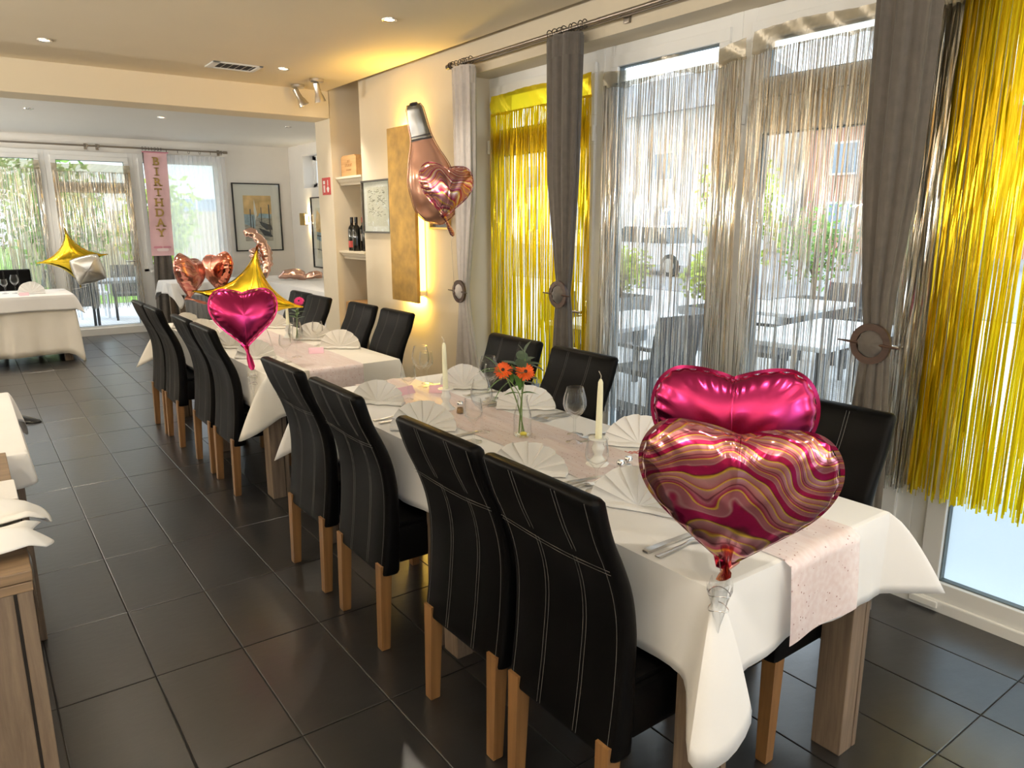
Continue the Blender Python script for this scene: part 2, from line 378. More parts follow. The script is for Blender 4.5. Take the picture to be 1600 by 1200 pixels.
def thing(name, label, cat, loc=(0, 0, 0), rz=0, group=None):
    o = bpy.data.objects.new(name, None); COL.objects.link(o); o.location = loc; o.rotation_euler = (0, 0, rz); o.empty_display_size = .05
    # keep matrix_basis usable at once
    return tag(o, label, cat, group)
def struct(name): 
    o = bpy.data.objects.new(name, None); COL.objects.link(o); return tag(o, kind='structure')
def copy_tree(o, parent=None):
    c = o.copy(); COL.objects.link(c); c.parent = parent
    for ch in list(o.children): copy_tree(ch, c)
    return c
def solo(mb, name, mats, label, cat, loc=(0, 0, 0), group=None, smooth=False, world=False, kind=None, fix=True):
    if world: mb.v = [(p[0]-loc[0], p[1]-loc[1], p[2]-loc[2]) for p in mb.v]
    o = mb.build(name, mats, None, smooth, fix=fix); o.location = loc
    return tag(o, label, cat, group, kind)
def stru(mb, name, mats, smooth=False):
    return tag(mb.build(name, mats, None, smooth), kind='structure')
def lerp(a, b, t): return a+(b-a)*t
def interp(tab, x):
    if x <= tab[0][0]: return tab[0][1]
    for (x0, y0), (x1, y1) in zip(tab, tab[1:]):
        if x <= x1:
            t = (x-x0)/(x1-x0); t = t*t*(3-2*t) if False else t
            return y0+(y1-y0)*t
    return tab[-1][1]
def spline(pts, n):
    """Catmull-Rom through pts"""
    P = [Vector(p) for p in pts]; P = [P[0]*2-P[1]]+P+[P[-1]*2-P[-2]]; out = []
    m = len(P)-3
    for i in range(n+1):
        u = i/n*m; k = min(int(u), m-1); t = u-k
        a, b, c, d = P[k:k+4]
        out.append(0.5*((2*b)+(-a+c)*t+(2*a-5*b+4*c-d)*t*t+(-a+3*b-3*c+d)*t**3))
    return out

# ------------------------------------------------------------------ setting
XL_, YB_ = -3.3, -3.0          # unseen left and back walls
fl = stru(MB().box(XL_, 4.6, YB_, 12.0, -0.14, -0.005), 'floor', 'grout')
TX0, TS, TY0, TL = 0.3652, 0.29997, 2.6079, 0.6064
def tx(k): return TX0+TS*k
def ty(k): return TY0+TL*k-(0.0655 if k > 0 else 0)
TILE = {}
def tile_mb(wx, wy, mb=None, ox=0, oy=0):
    mb = mb or MB(); a, b = wx/2-.0018, wy/2-.0018; c = .0025
    return mb.rings([[(ox+sx_*p, oy+sy_*q, z) for sx_, sy_ in ((-1, -1), (1, -1), (1, 1), (-1, 1))] for p, q, z in ((a, b, -.006), (a, b, -.0012), (a-c, b-c, 0))], True, False, True)
rest = MB()
for i in range(-13, 15):
    for k in range(-10, 16):
        x0, x1, y0, y1 = tx(i), tx(i+1), ty(k), ty(k+1)
        if x0 < XL_ or x1 > 4.6 or y0 < YB_: continue
        if x1 > 3.02: x1 = max(3.02, x1) if y0 > 6.9 else 3.03
        if x1-x0 < .05 or (y0 < 6.9 and x0 > 3.0): continue
        y1 = min(y1, 11.78)
        if y1-y0 < .04: continue
        if -2 <= i <= 8 and k >= -3:
            key = (round(x1-x0, 3), round(y1-y0, 3))
            if key not in TILE:
                o = tile_mb(*key).build('floor_tile', 'floor_tile', fl); TILE[key] = o.data
            else:
                o = bpy.data.objects.new('floor_tile', TILE[key]); COL.objects.link(o); o.parent = fl
            o.location = ((x0+x1)/2, (y0+y1)/2, R.uniform(-.0004, .0003))
        else:
            tile_mb(x1-x0, y1-y0, rest, (x0+x1)/2, (y0+y1)/2)
tag(rest.build('outlying_tiles', 'floor_tile', fl), kind='stuff')

stru(MB().box(XL_, 2.82, YB_, 6.62, 2.70, 2.74), 'ceiling', 'ceiling_paint')
stru(MB().box(XL_-.2, 3.4, YB_-.2, 6.9, 2.90, 3.0), 'ceiling_upper', 'ceiling_paint')
stru(MB().box(XL_, 4.6, 6.9, 12.1, 2.70, 2.80), 'ceiling_far', 'ceiling_white')
stru(MB().box(XL_, 2.85, 6.61, 6.95, 2.47, 2.9, .006), 'beam', 'ceiling_paint')
stru(MB().box(XL_-.2, XL_, YB_, 12.1, -.1, 2.9), 'wall_left', 'wall_paint')
mb = MB(); mb.box(XL_, 3.2, YB_-.2, YB_, -.1, .5); mb.box(XL_, 3.2, YB_-.2, YB_, 2.3, 2.9)
for x0, x1 in ((XL_, -2.6), (-.7, -.2), (1.9, 3.2)): mb.box(x0, x1, YB_-.2, YB_, .5, 2.3)
stru(mb, 'wall_back', 'wall_paint')
# window wall: lintel, stretch beside the windows, recess, pillar
stru(MB().box(2.88, 3.25, YB_, 4.40, 2.51, 2.9), 'wall_lintel', 'wall_paint')
stru(MB().box(2.88, 3.25, 4.40, 6.07, 0, 2.9), 'wall_right', 'wall_paint')
stru(MB().box(3.2, 3.3, 6.0, 6.7, 0, 2.9), 'wall_recess', 'wall_paint')
stru(MB().box(2.84, 4.6, 6.61, 6.95, 0, 2.9), 'wall_pillar', 'wall_paint')
stru(MB().box(4.37, 4.6, 6.9, 12.1, 0, 2.06).box(4.37, 4.6, 6.9, 12.1, 2.54, 2.8).box(4.37, 4.6, 6.9, 10.45, 2.06, 2.54).box(4.37, 4.6, 11.26, 12.1, 2.06, 2.54), 'wall_far_right', 'wall_white')
stru(MB().box(XL_, 4.6, 11.85, 12.1, 2.48, 2.8).box(3.30, 4.6, 11.85, 12.1, 0, 2.48).box(2.2, 3.3, 11.85, 12.1, 0, .86).box(XL_, -1.0, 11.85, 12.1, 0, 2.48), 'wall_far', 'wall_white')
stru(MB().box(3.15, 3.25, YB_, -0.9, 0, 2.9), 'wall_near_right', 'wall_paint')
stru(MB().box(2.865, 2.88, 4.42, 6.06, 0, .07), 'baseboard_right', 'frame_white')

def window(name, axis, pos, a0, a1, z0, z1, outer=.07, sash=None, transom=None, depth=.07, handle=None, hinges=(), base=None, frost=None, sashw=.06):
    """axis 'y': window lies along y at x=pos (inside face); axis 'x': along x at y=pos"""
    root = struct(name)
    def bx(mb, u0, u1, d0, d1, zz0, zz1, b=.004):
        if axis == 'y': mb.box(pos+d0, pos+d1, u0, u1, zz0, zz1, b)
        else: mb.box(u0, u1, pos+d0, pos+d1, zz0, zz1, b)
    zb = z0 if base is None else base
    m = MB(); bx(m, a0, a0+outer, 0, depth, z0, z1); bx(m, a1-outer, a1, 0, depth, z0, z1); bx(m, a0+outer-.003, a1-outer+.003, .0012, depth-.001, z1-outer, z1-.001); bx(m, a0+outer-.003, a1-outer+.003, .0012, depth-.001, z0, z0+outer*.8)
    if transom: bx(m, a0+outer-.003, a1-outer+.003, .0012, depth-.001, transom[0]+.08, transom[1])
    m.build('frame', 'frame_white', root)
    panes = []
    def leaf(u0, u1, zz0, zz1, nm):
        s = MB(); q = sashw; bx(s, u0, u1, -.018, depth-.02, zz0, zz0+q); bx(s, u0, u1, -.018, depth-.02, zz1-q, zz1); bx(s, u0, u0+q, -.018, depth-.02, zz0+q, zz1-q); bx(s, u1-q, u1, -.018, depth-.02, zz0+q, zz1-q)
        so = s.build(nm, 'frame_white', root)
        g = MB(); k = .006; e = q
        for p in ((u0+e-.001, u0+e+k, zz0+e, zz1-e), (u1-e-k, u1-e+.001, zz0+e, zz1-e), (u0+e, u1-e, zz0+e-.001, zz0+e+k), (u0+e, u1-e, zz1-e-k, zz1-e+.001)): bx(g, p[0], p[1], 0.0, .03, p[2], p[3], 0)
        g.build('gasket', 'gasket', so)
        p = MB(); bx(p, u0+e, u1-e, .018, .022, zz0+e, zz1-e, 0); p.build('pane', 'pane_glass', so)
        if frost and nm == 'sash':
            p = MB(); bx(p, u0+e, u1-e, .028, .032, zz0+e, frost, 0); p.build('frosted_film', 'frosted_film', so)
        return so
    i0, i1 = a0+outer-.012, a1-outer+.012
    if transom:
        leaf(i0, i1, z0+outer*.6, transom[0]+.10, 'sash'); leaf(i0, i1, transom[1]-.02, z1-outer+.012, 'top_sash')
    else: leaf(i0, i1, z0+outer*.6, z1-outer+.012, 'sash')
    for hz, hu in hinges:
        m = MB(); bx(m, hu-.012, hu+.012, -.034, -.012, hz-.045, hz+.045, .005); m.build('hinge', 'frame_white', root)
    if handle:
        hu, hz, dr = handle; m = MB()
        bx(m, hu-.015, hu+.015, -.026, -.018, hz-.07, hz+.07, .003)
        P = (lambda d, u, z: (pos+d, u, z)) if axis == 'y' else (lambda d, u, z: (u, pos+d, z))
        m.tube([P(-.02, hu, hz), P(-.062, hu, hz)], .009, 8); m.tube([P(-.062, hu-dr*.008, hz), P(-.062, hu+dr*.125, hz)], .009, 8)
        m.build('handle', 'chrome', root, smooth=True)
    return root
XW = 3.06
window('window_1', 'y', XW, 3.255, 4.43, .03, 2.51, .075, transom=(1.96, 2.12), hinges=[(2.06, 4.37), (2.06, 3.32)], handle=(3.36, 1.02, 1))
window('window_2', 'y', XW, 2.335, 3.255, .03, 2.51, .07)
window('door_1', 'y', XW, 1.335, 2.335, .0, 2.51, .075, transom=(1.94, 2.13), hinges=[(2.05, 2.29), (.25, 2.29)], handle=(1.44, 1.06, 1), sashw=.085)
window('window_3', 'y', XW, .02, 1.335, .0, 2.51, .075, frost=.52, sashw=.075)
window('window_4', 'y', XW, -.92, .02, .0, 2.51, .075, sashw=.075)
stru(MB().box(3.03, 3.25, -.9, 4.42, -.02, .045, .006), 'sill_right', 'frame_white')
stru(MB().box(3.02, 3.05, 1.30, 1.37, .04, .10, .004), 'trim_2', 'frame_white')
stru(MB().box(3.02, 3.035, 1.18, 1.29, .012, .04, .003), 'trim_3', 'frame_white')
YW = 11.80
window('window_5', 'x', YW, -1.0, 1.06, .02, 2.50, .075)
window('door_2', 'x', YW, 1.06, 2.12, .02, 2.50, .075, transom=(1.92, 2.05), handle=(2.0, 1.02, -1), hinges=[(1.98, 2.07)])
window('window_6', 'x', YW, 2.12, 3.32, .86, 2.50, .07)
stru(MB().box(-1.0, 2.15, 11.76, 12.1, -.02, .10, .006), 'sill_far', 'frame_white')
stru(MB().box(2.12, 2.25, 11.80, 12.1, 0, .9), 'trim_4', 'frame_white')
stru(MB().box(2.2, 3.35, 11.72, 11.9, .85, .885, .005), 'windowsill_far', 'frame_white')
# small high window in the far right wall
w7 = struct('window_7')
MB().box(4.53, 4.58, 10.45, 11.26, 2.06, 2.12).box(4.53, 4.58, 10.45, 11.26, 2.48, 2.54).box(4.53, 4.58, 10.45, 10.51, 2.06, 2.54).box(4.53, 4.58, 11.18, 11.26, 2.06, 2.54).build('frame', 'frame_white', w7)
sw = MB().box(4.50, 4.54, 10.50, 10.56, 2.08, 2.52, .004).box(4.50, 4.54, 11.05, 11.12, 2.08, 2.52, .004).box(4.50, 4.54, 10.5, 11.12, 2.08, 2.14, .004).box(4.50, 4.54, 10.5, 11.12, 2.46, 2.52, .004).build('sash', 'frame_white', w7)
MB().box(4.515, 4.52, 10.55, 11.06, 2.13, 2.47).build('pane', 'pane_glass', sw)
MB().box(4.49, 4.51, 11.12, 11.15, 2.12, 2.42, .004).build('hinge', 'frame_white', w7)
window('window_8', 'x', YB_-.12, -2.6, -.7, .5, 2.3, .06); window('window_9', 'x', YB_-.12, -.2, 1.9, .5, 2.3, .06)

# ------------------------------------------------------------------ ceiling fittings
def spot_light(loc, energy, angle=110, col=(1, 0.89, 0.74), blend=.8, rot=(0, 0, 0), size=.03):
    l = bpy.data.lights.new('ceiling_spot_beam', 'SPOT'); l.energy = energy; l.color = col; l.spot_size = math.radians(angle); l.spot_blend = blend; l.shadow_soft_size = size
    o = bpy.data.objects.new('ceiling_spot_beam', l); COL.objects.link(o); o.location = loc; o.rotation_euler = rot
    return o
ring0 = MB().lathe([(.030, -.004), (.044, -.006), (.046, -.001), (.046, .003), (.030, .003)], 20, cap0=False, cap1=False)
RING = ring0.mesh('trim_ring', 'chrome', True)
GLOW = MB().lathe([(.0, -.001), (.031, -.002), (.031, .002)], 16).mesh('bulb', 'lamp_glow')
DULL = MB().lathe([(.0, -.001), (.031, -.002), (.031, .002)], 16).mesh('bulb', 'sign_white')
def downlight(x, y, z, label, on=True, e=16, group='recessed downlights', angle=115):
    t = thing('downlight', label, 'downlight', (x, y, z), 0, group)
    for me in (RING, GLOW if on else DULL):
        o = bpy.data.objects.new(me.name, me); COL.objects.link(o); o.parent = t
    if on: s = spot_light((0, 0, -.02), e, angle); s.parent = t
ZC = 2.699
E1 = 38
downlight(.613, 5.849, ZC, 'lit recessed downlight at far left of the beige main ceiling', e=E1)
downlight(2.165, 4.116, ZC, 'lit recessed downlight in the beige ceiling near the curtain rod', e=E1)
downlight(2.164, 5.847, ZC, 'lit recessed downlight beside the ceiling vent grille', e=E1)
for x, y in ((.613, 4.116), (-1.0, 5.849), (-1.0, 4.116), (-1.0, 2.4), (.9, .2), (2.2, -.3), (-1.0, .6), (-2.4, 2.4), (.6, -1.8), (-1.6, -1.6), (-2.4, 5.0)):
    s = spot_light((x, y, 2.66), E1, 115)  # bare spots added to brighten the main room, without fittings
downlight(.71, 7.75, ZC, 'lit downlight in the white rear ceiling, nearest the beam on its left half', e=40)
downlight(1.93, 7.75, ZC, 'lit downlight in the white rear ceiling, nearest the beam at its middle', e=40)
downlight(2.0, 9.25, ZC, 'lit downlight in the white rear ceiling above the star balloon gap', e=40)
downlight(.76, 9.35, ZC, 'small dim downlight in the white rear ceiling toward the left doors', False)
downlight(3.45, 9.3, ZC, 'unlit downlight in the white rear ceiling near the corner picture', False)
downlight(3.25, 7.75, ZC, 'lit downlight in the white rear ceiling tucked behind the pillar', e=40)
for x, y in ((-.6, 7.75), (-.6, 9.3), (-2, 8.5), (.7, 10.9)): spot_light((x, y, 2.66), 40, 115)  # more bare spots, added for extra brightness in the rear room
# added bare uplights out of view that brighten the ceilings, with no fittings
for x, y, dx, dy in ((-3.2, -1.5, .35, 0), (-3.2, .8, .35, 0), (-3.2, 3.0, .35, 0), (-3.2, 5.2, .35, 0), (-3.2, 8.4, .35, 0), (-3.2, 10.8, .35, 0), (-1.6, -2.9, 0, .35), (.8, -2.9, 0, .35), (2.5, -2.9, 0, .35)):
    l = bpy.data.lights.new('added_uplight', 'AREA'); l.shape = 'RECTANGLE'; l.size = .12; l.size_y = .12; l.energy = 52 if y < 7 else 120; l.color = (1, .95, .88)
    o = bpy.data.objects.new('added_uplight', l); COL.objects.link(o); o.location = (x, y, 1.75); o.rotation_euler = Vector((dx, dy, 1)).to_track_quat('-Z', 'Y').to_euler()
# vent grille
v = thing('ceiling_vent', 'white louvred vent grille set in the beige ceiling', 'vent', (1.83, 5.97, 2.699), 0)
MB().box(-.16, .16, -.10, .10, -.002, .004).build('backing', 'vent_dark', v)
MB().box(-.18, -.125, -.12, .12, -.010, .0, .003).box(.15, .18, -.12, .12, -.010, .0, .003).box(-.18, .18, -.12, -.10, -.010, 0, .003).box(-.18, .18, .10, .12, -.010, 0, .003).build('frame', 'frame_white', v)
for i in range(5):
    x = -.085+i*.05
    MB().poly([(x, -.10, -.009), (x+.004, -.10, -.009), (x+.02, -.10, .001), (x+.016, -.10, .001)], (0, .2, 0)).build('slat', 'frame_white', v)
def ceiling_spot(x, y, label, ax, ay, energy):
    t = thing('ceiling_spotlight', label, 'spotlight', (x, y, ZC), 0, 'twin ceiling spotlights at the pillar')
    MB().lathe([(.055, 0), (.055, -.02), (.045, -.026), (0, -.026)], 24).build('ceiling_rose', 'steel', t, smooth=True)
    MB().tube([(0, 0, -.02), (0, 0, -.075)], .008, 10).build('stem', 'steel', t, smooth=True)
    d = Vector((ax, ay, -1)).normalized(); rot = d.to_track_quat('-Z', 'Y').to_matrix().to_4x4()
    m = Matrix.Translation((0, 0, -.08)) @ rot
    h = MB().lathe([(.012, .055), (.024, .05), (.026, -.03), (.034, -.045), (.046, -.095), (.043, -.095), (.03, -.05)], 20, cap1=False).xf(m).build('lamp_head', 'steel', t, smooth=True)
    MB().lathe([(.0, -.088), (.041, -.088), (.041, -.083), (0, -.083)], 16).xf(m).build('bulb', 'lamp_glow', h)
    s = spot_light((0, 0, 0), energy, 80); s.parent = t; s.location = Vector((0, 0, -.08))+d*.11; s.rotation_euler = d.to_track_quat('-Z', 'Y').to_euler()
ceiling_spot(2.50, 6.45, 'brushed steel ceiling spotlight nearer the beam, left of its twin', .55, -.15, 13)
ceiling_spot(2.53, 6.10, 'brushed steel ceiling spotlight farther from the beam, right of its twin', .28, .1, 13)

# ------------------------------------------------------------------ recess shelves and wall pieces
def shelf(z, label):
    p = [(2.87, z), (2.87, z-.018), (2.885, z-.024), (2.895, z-.045), (2.91, z-.06), (2.915, z-.075), (3.2, z-.075), (3.2, z)]
    solo(MB().poly([(x, 6.075, zz) for x, zz in p], (0, .54, 0)), 'wall_shelf', 'wall_paint', label, 'shelf', (3.0, 6.3, z), 'plaster shelves in the wall recess', world=True)
shelf(1.96, 'moulded plaster recess shelf carrying the wooden wine crate, topmost')
shelf(1.30, 'moulded plaster recess shelf carrying the wine bottles')
shelf(.62, 'moulded plaster recess shelf at seat height, lowest of three')
def crate(x0, x1, y0, y1, z, h, label):
    t = thing('wine_crate', label, 'crate', ((x0+x1)/2, (y0+y1)/2, z)); dx, dy = (x1-x0)/2, (y1-y0)/2; q = .012
    MB().box(-dx, -dx+q, -dy, dy, 0, h, .002).build('front_board', 'crate_wood', t); MB().box(dx-q, dx, -dy, dy, 0, h, .002).build('back_board', 'crate_wood', t)
    MB().box(-dx+q, dx-q, -dy, -dy+q, 0, h, .002).build('end_board', 'crate_wood', t); MB().box(-dx+q, dx-q, dy-q, dy, 0, h, .002).build('end_board', 'crate_wood', t)
    MB().box(-dx+q, dx-q, -dy+q, dy-q, 0, q).build('bottom_board', 'crate_wood', t); MB().box(-dx-.002, dx, -dy+.02, dy-.03, h, h+.010, .002).build('lid', 'crate_wood', t)
    pr = MB()
    for r_, (n, hh, ww) in enumerate(((3, .022, .016), (8, .024, .014), (8, .012, .010))):
        zz = h*.70-r_*h*.2; tot = n*ww*1.35
        for i in range(n):
            yy = -tot/2+i*ww*1.35
            pr.box(-dx-.001, -dx+.001, yy, yy+ww*.3, zz, zz+hh); pr.box(-dx-.001, -dx+.001, yy, yy+ww, zz+hh*(.0 if i % 3 else .8), zz+hh*(.2 if i % 3 else 1.0))
            if i % 2: pr.box(-dx-.001, -dx+.001, yy+ww*.7, yy+ww, zz, zz+hh)
    tag(pr.build('burnt_print', 'crate_ink', t), kind='stuff')
crate(2.92, 3.13, 6.27, 6.585, 1.96, .175, 'pale wooden wine crate with burnt lettering on the top recess shelf')
crate(2.90, 3.15, 6.12, 6.585, .62, .20, 'wooden crate on the lowest recess shelf behind the dining chairs')
def bottle(x, y, label, cap, lab, lz):
    t = thing('wine_bottle', label, 'bottle', (x, y, 1.30), 0, 'wine bottles on the recess shelf')
    MB().lathe([(.0, 0), (.035, 0), (.037, .006), (.037, .19), (.030, .215), (.0145, .235), (.0145, .30), (0, .30)], 20).build('glass_body', 'bottle_glass', t, smooth=True)
    MB().lathe([(.0150, .255), (.0155, .302), (0, .304)], 16, cap0=False).build('capsule', cap, t, smooth=True)
    MB().lathe([(.0375, lz), (.0375, lz+.06)], 20, cap0=False, cap1=False).build('label_paper', lab, t, smooth=True)
bottle(2.945, 6.47, 'dark wine bottle with low red label, leftmost on the recess shelf', 'plastic_black', 'label_red', .03)
bottle(3.03, 6.41, 'dark wine bottle with red capsule and white label, behind on the recess shelf', 'capsule_red', 'label_white', .09)
bottle(2.93, 6.345, 'plain black wine bottle in front on the recess shelf', 'plastic_black', 'bottle_glass', .05)
bottle(2.98, 6.25, 'dark wine bottle with red capsule, rightmost by the recess edge', 'capsule_red', 'bottle_glass', .06)
# fire point sign
t = thing('fire_sign', 'small red fire alarm sign with white pictograms on the pillar', 'sign', (2.84, 6.755, 1.885), -PI/2)
MB().box(-.095, .095, -.004, 0, -.078, .078, .001).build('plate', 'sign_red', t)
m = MB()
m.poly([(.01, -.0055, -.02), (.04, -.0055, .0), (.068, -.0055, -.02), (.05, -.0055, -.055), (.03, -.0055, -.055)], (0, .0015, 0)); m.box(.034, .046, -.0055, -.004, .004, .055)
m.build('pictogram', 'sign_white', t); m = MB(); m.box(-.066, -.024, -.0055, -.004, .02, .05); m.box(-.062, -.05, -.0055, -.004, -.055, .01); m.box(-.04, -.028, -.0055, -.004, -.055, .01)
m.build('pictogram', 'sign_white', t)
# gold plaster wall lamp
t = thing('wall_lamp_panel', 'tall gold plaster wall lamp glowing from behind beside the window wall', 'wall lamp', (2.82, 5.17, 1.6))
MB().box(-.05, -.022, -.205, .205, -.65, .66, .003).build('front_panel', 'gold_plaster', t)
MB().box(-.022, .058, -.16, .16, -.60, .60, .002).build('housing', 'cap_white', t)
m = MB().box(-.004, .05, -.166, -.161, -.56, .56).box(-.004, .05, -.14, .14, .601, .606).box(-.004, .05, -.14, .14, -.606, -.601).box(-.004, .05, .161, .166, -.56, .56)
m.build('light_strip', 'led_glow', t)
def area(loc, direction, sx_, sy_, e, col, parent=None):
    l = bpy.data.lights.new('lamp_light', 'AREA'); l.shape = 'RECTANGLE'; l.size = sx_; l.size_y = sy_; l.energy = e; l.color = col
    o = bpy.data.objects.new('lamp_light', l); COL.objects.link(o); o.location = loc; o.rotation_euler = Vector(direction).to_track_quat('-Z', 'Y').to_euler()
    if parent: o.parent = parent
LC = (1, .62, .10)
area((.03, 0, .62), (.25, 0, 1), .28, .05, 5.5, LC, t); area((.03, 0, -.62), (.25, 0, -1), .28, .05, 5.5, LC, t)
area((.03, -.175, 0), (.4, -1, 0), .05, 1.1, 2.0, LC, t); area((.03, .175, 0), (.4, 1, 0), .05, 1.1, 2.0, LC, t)
# brass wall sconce
t = thing('wall_sconce', 'small lit brass box wall sconce beside the tall far picture', 'wall lamp', (4.37, 11.17, 1.60))
MB().box(-.10, -.08, -.09, .09, -.09, .09, .003).build('front_plate', 'brass', t); MB().box(-.08, -.0, -.05, .05, -.05, .05, .003).build('bracket', 'brass', t)
MB().box(-.075, -.03, -.075, -.055, -.07, .07, .004).build('bulb', 'lamp_glow', t)
area((-.05, -.08, .05), (.3, -.2, 1), .05, .05, 3.0, (1, .75, .4), t); area((-.05, -.08, -.05), (.3, -.2, -1), .05, .05, 3.0, (1, .7, .3), t)
# pictures: local u to the right, v up, n out of the wall
def picture(name, label, cx, cy, cz, ru, wd, ht, fr, frm, mount=None):
    ang = ru; t = thing(name, label, 'picture', (cx, cy, cz), ang); a, b = wd/2, ht/2
    MB().box(-a, a, -.03, 0, b-fr, b, .002).box(-a, a, -.03, 0, -b, -b+fr, .002).box(-a, -a+fr, -.03, 0, -b+fr, b-fr, .002).box(a-fr, a, -.03, 0, -b+fr, b-fr, .002).build('frame', frm, t)
    MB().box(-a+fr, a-fr, -.008, -.003, -b+fr, b-fr).build('mount_board', 'passepartout', t)
    MB().box(-a+fr, a-fr, -.0215, -.020, -b+fr, b-fr).build('glass', 'pane_glass', t)
    return t
def flat(t, nm, m_, polys, y=-.010):
    m = MB()
    for i, p in enumerate(polys): m.poly([(a, y-.0002*i, b) for a, b in p], (0, .001, 0))
    return m.build(nm, m_, t)
t = picture('framed_picture', 'large black framed boat harbour picture with orange sky on the far wall', 3.82, 11.85, 1.63, 0, .74, 1.03, .018, 'black_frame')
flat(t, 'print_sky', 'art_sky', [[(-.21, .02), (.22, .02), (.22, .33), (-.21, .33)]], -.009)
flat(t, 'print_sea', 'art_sea', [[(-.21, -.36), (.22, -.36), (.22, .02), (-.21, .02)]], -.009)
flat(t, 'print_haze', 'art_blue', [[(-.21, -.10), (-.05, -.16), (-.03, .04), (-.21, .05)], [(.0, .0), (.2, -.02), (.22, .05), (.02, .06)]], -.0105)
flat(t, 'print_boats', 'art_dark', [[(.02, -.06), (.2, -.12), (.22, -.19), (.12, -.19), (.04, -.12)], [(.0, -.16), (.16, -.22), (.22, -.30), (.08, -.28)], [(-.2, -.17), (-.1, -.22), (-.02, -.24), (-.02, -.2), (-.12, -.16)],
    [(-.125, -.15), (-.11, -.15), (-.105, .12), (-.12, .13)], [(.045, -.1), (.06, -.1), (.06, .15), (.05, .16)], [(.17, -.3), (.19, -.3), (.185, .19), (.17, .2)], [(-.085, -.2), (-.07, -.2), (-.075, .02), (-.085, .02)]], -.012)
flat(t, 'print_mast', 'passepartout', [[(-.04, -.05), (-.01, .05), (-.045, .27), (-.06, .1)]], -.0115)
t = picture('framed_picture', 'tall black framed blue and yellow watercolour partly hidden by the pillar', 4.37, 10.62, 1.40, PI/2*-1, .74, 1.04, .018, 'black_frame')
flat(t, 'print_ground', 'art_paper', [[(-.24, -.38), (.24, -.38), (.24, .36), (-.24, .36)]], -.009)
flat(t, 'print_wash', 'art_blue', [[(-.22, -.1), (.2, -.16), (.22, .2), (.02, .34), (-.2, .1)]], -.0105)
flat(t, 'print_sun', 'art_sky', [[(-.22, .02), (-.02, .0), (.0, .24), (-.16, .33), (-.23, .2)]], -.0115)
flat(t, 'print_lines', 'art_dark', [[(-.2, -.05), (.2, -.07), (.2, -.055), (-.2, -.03)], [(-.15, -.3), (-.145, -.3), (-.1, .05), (-.11, .05)], [(.02, -.3), (.03, -.3), (.05, .12), (.04, .12)], [(-.2, -.25), (.2, -.28), (.2, -.27), (-.2, -.235)]], -.0125)
t = picture('framed_sketch', 'framed ink village sketch on the wall left of the gold lamp panel', 2.88, 5.79, 1.685, -PI/2, .52, .435, .014, 'dark_metal')
flat(t, 'print_ground', 'art_paper', [[(-.19, -.16), (.19, -.16), (.19, .16), (-.19, .16)]], -.009)
m = MB(); rr = random.Random(3)
for k in range(70):
    x, z = rr.uniform(-.17, .14), rr.choice([.12, .10, .06, .03, 0, -.03, -.06]) + rr.uniform(-.02, .02)
    a = rr.uniform(-.5, .5); L = rr.uniform(.015, .05)
    m.poly([(x, -.0105, z), (x+L*math.cos(a), -.0105, z+L*math.sin(a)*.6), (x+L*math.cos(a), -.0105, z+L*math.sin(a)*.6+.004), (x, -.0105, z+.003)], (0, .001, 0))
m.build('ink_lines', 'art_ink', t)
t = picture('small_gilt_picture', 'small gilt framed landscape partly behind the bottle balloon', 2.88, 4.77, 1.585, -PI/2, .27, .16, .016, 'gilt')
flat(t, 'print_ground', 'art_sea', [[(-.118, -.063), (.118, -.063), (.118, .063), (-.118, .063)]], -.009)
flat(t, 'print_hill', 'art_dark', [[(-.118, -.04), (-.02, -.01), (.118, -.05), (.118, -.063), (-.118, -.063)]], -.0105)

# ------------------------------------------------------------------ curtain rods, drapes, foil curtains
rod = thing('curtain_rod', 'long double metal curtain rod above the window wall', 'curtain rod', (2.79, 2.0, 2.57))
MB().tube([(0, 2.44, 0), (0, -2.4, 0)], .011, 10).tube([(.04, 2.40, -.005), (.04, -2.4, -.005)], .007, 8).build('pole', 'rod_metal', rod, smooth=True)
MB().tube([(0, 2.44, 0), (0, 2.50, 0)], .017, 12).build('finial', 'dark_metal', rod, smooth=True)
for y in (2.36, .9, -.5):
    MB().box(.07, .09, y-.02, y+.02, -.03, .03, .004).tube([(0, y, 0), (.075, y, 0)], .007, 8).build('bracket', 'rod_metal', rod, smooth=True)
TOR = MB()
rs = []
for i in range(18):
    a = 2*PI*i/18; rs.append([((.022+.0028*math.cos(b))*math.cos(a), .0028*math.sin(b), (.022+.0028*math.cos(b))*math.sin(a)) for b in (k*2*PI/5 for k in range(5))])
rs.append(rs[0]); TOR.rings(rs)
TORM = TOR.mesh('curtain_ring', 'dark_metal', True)
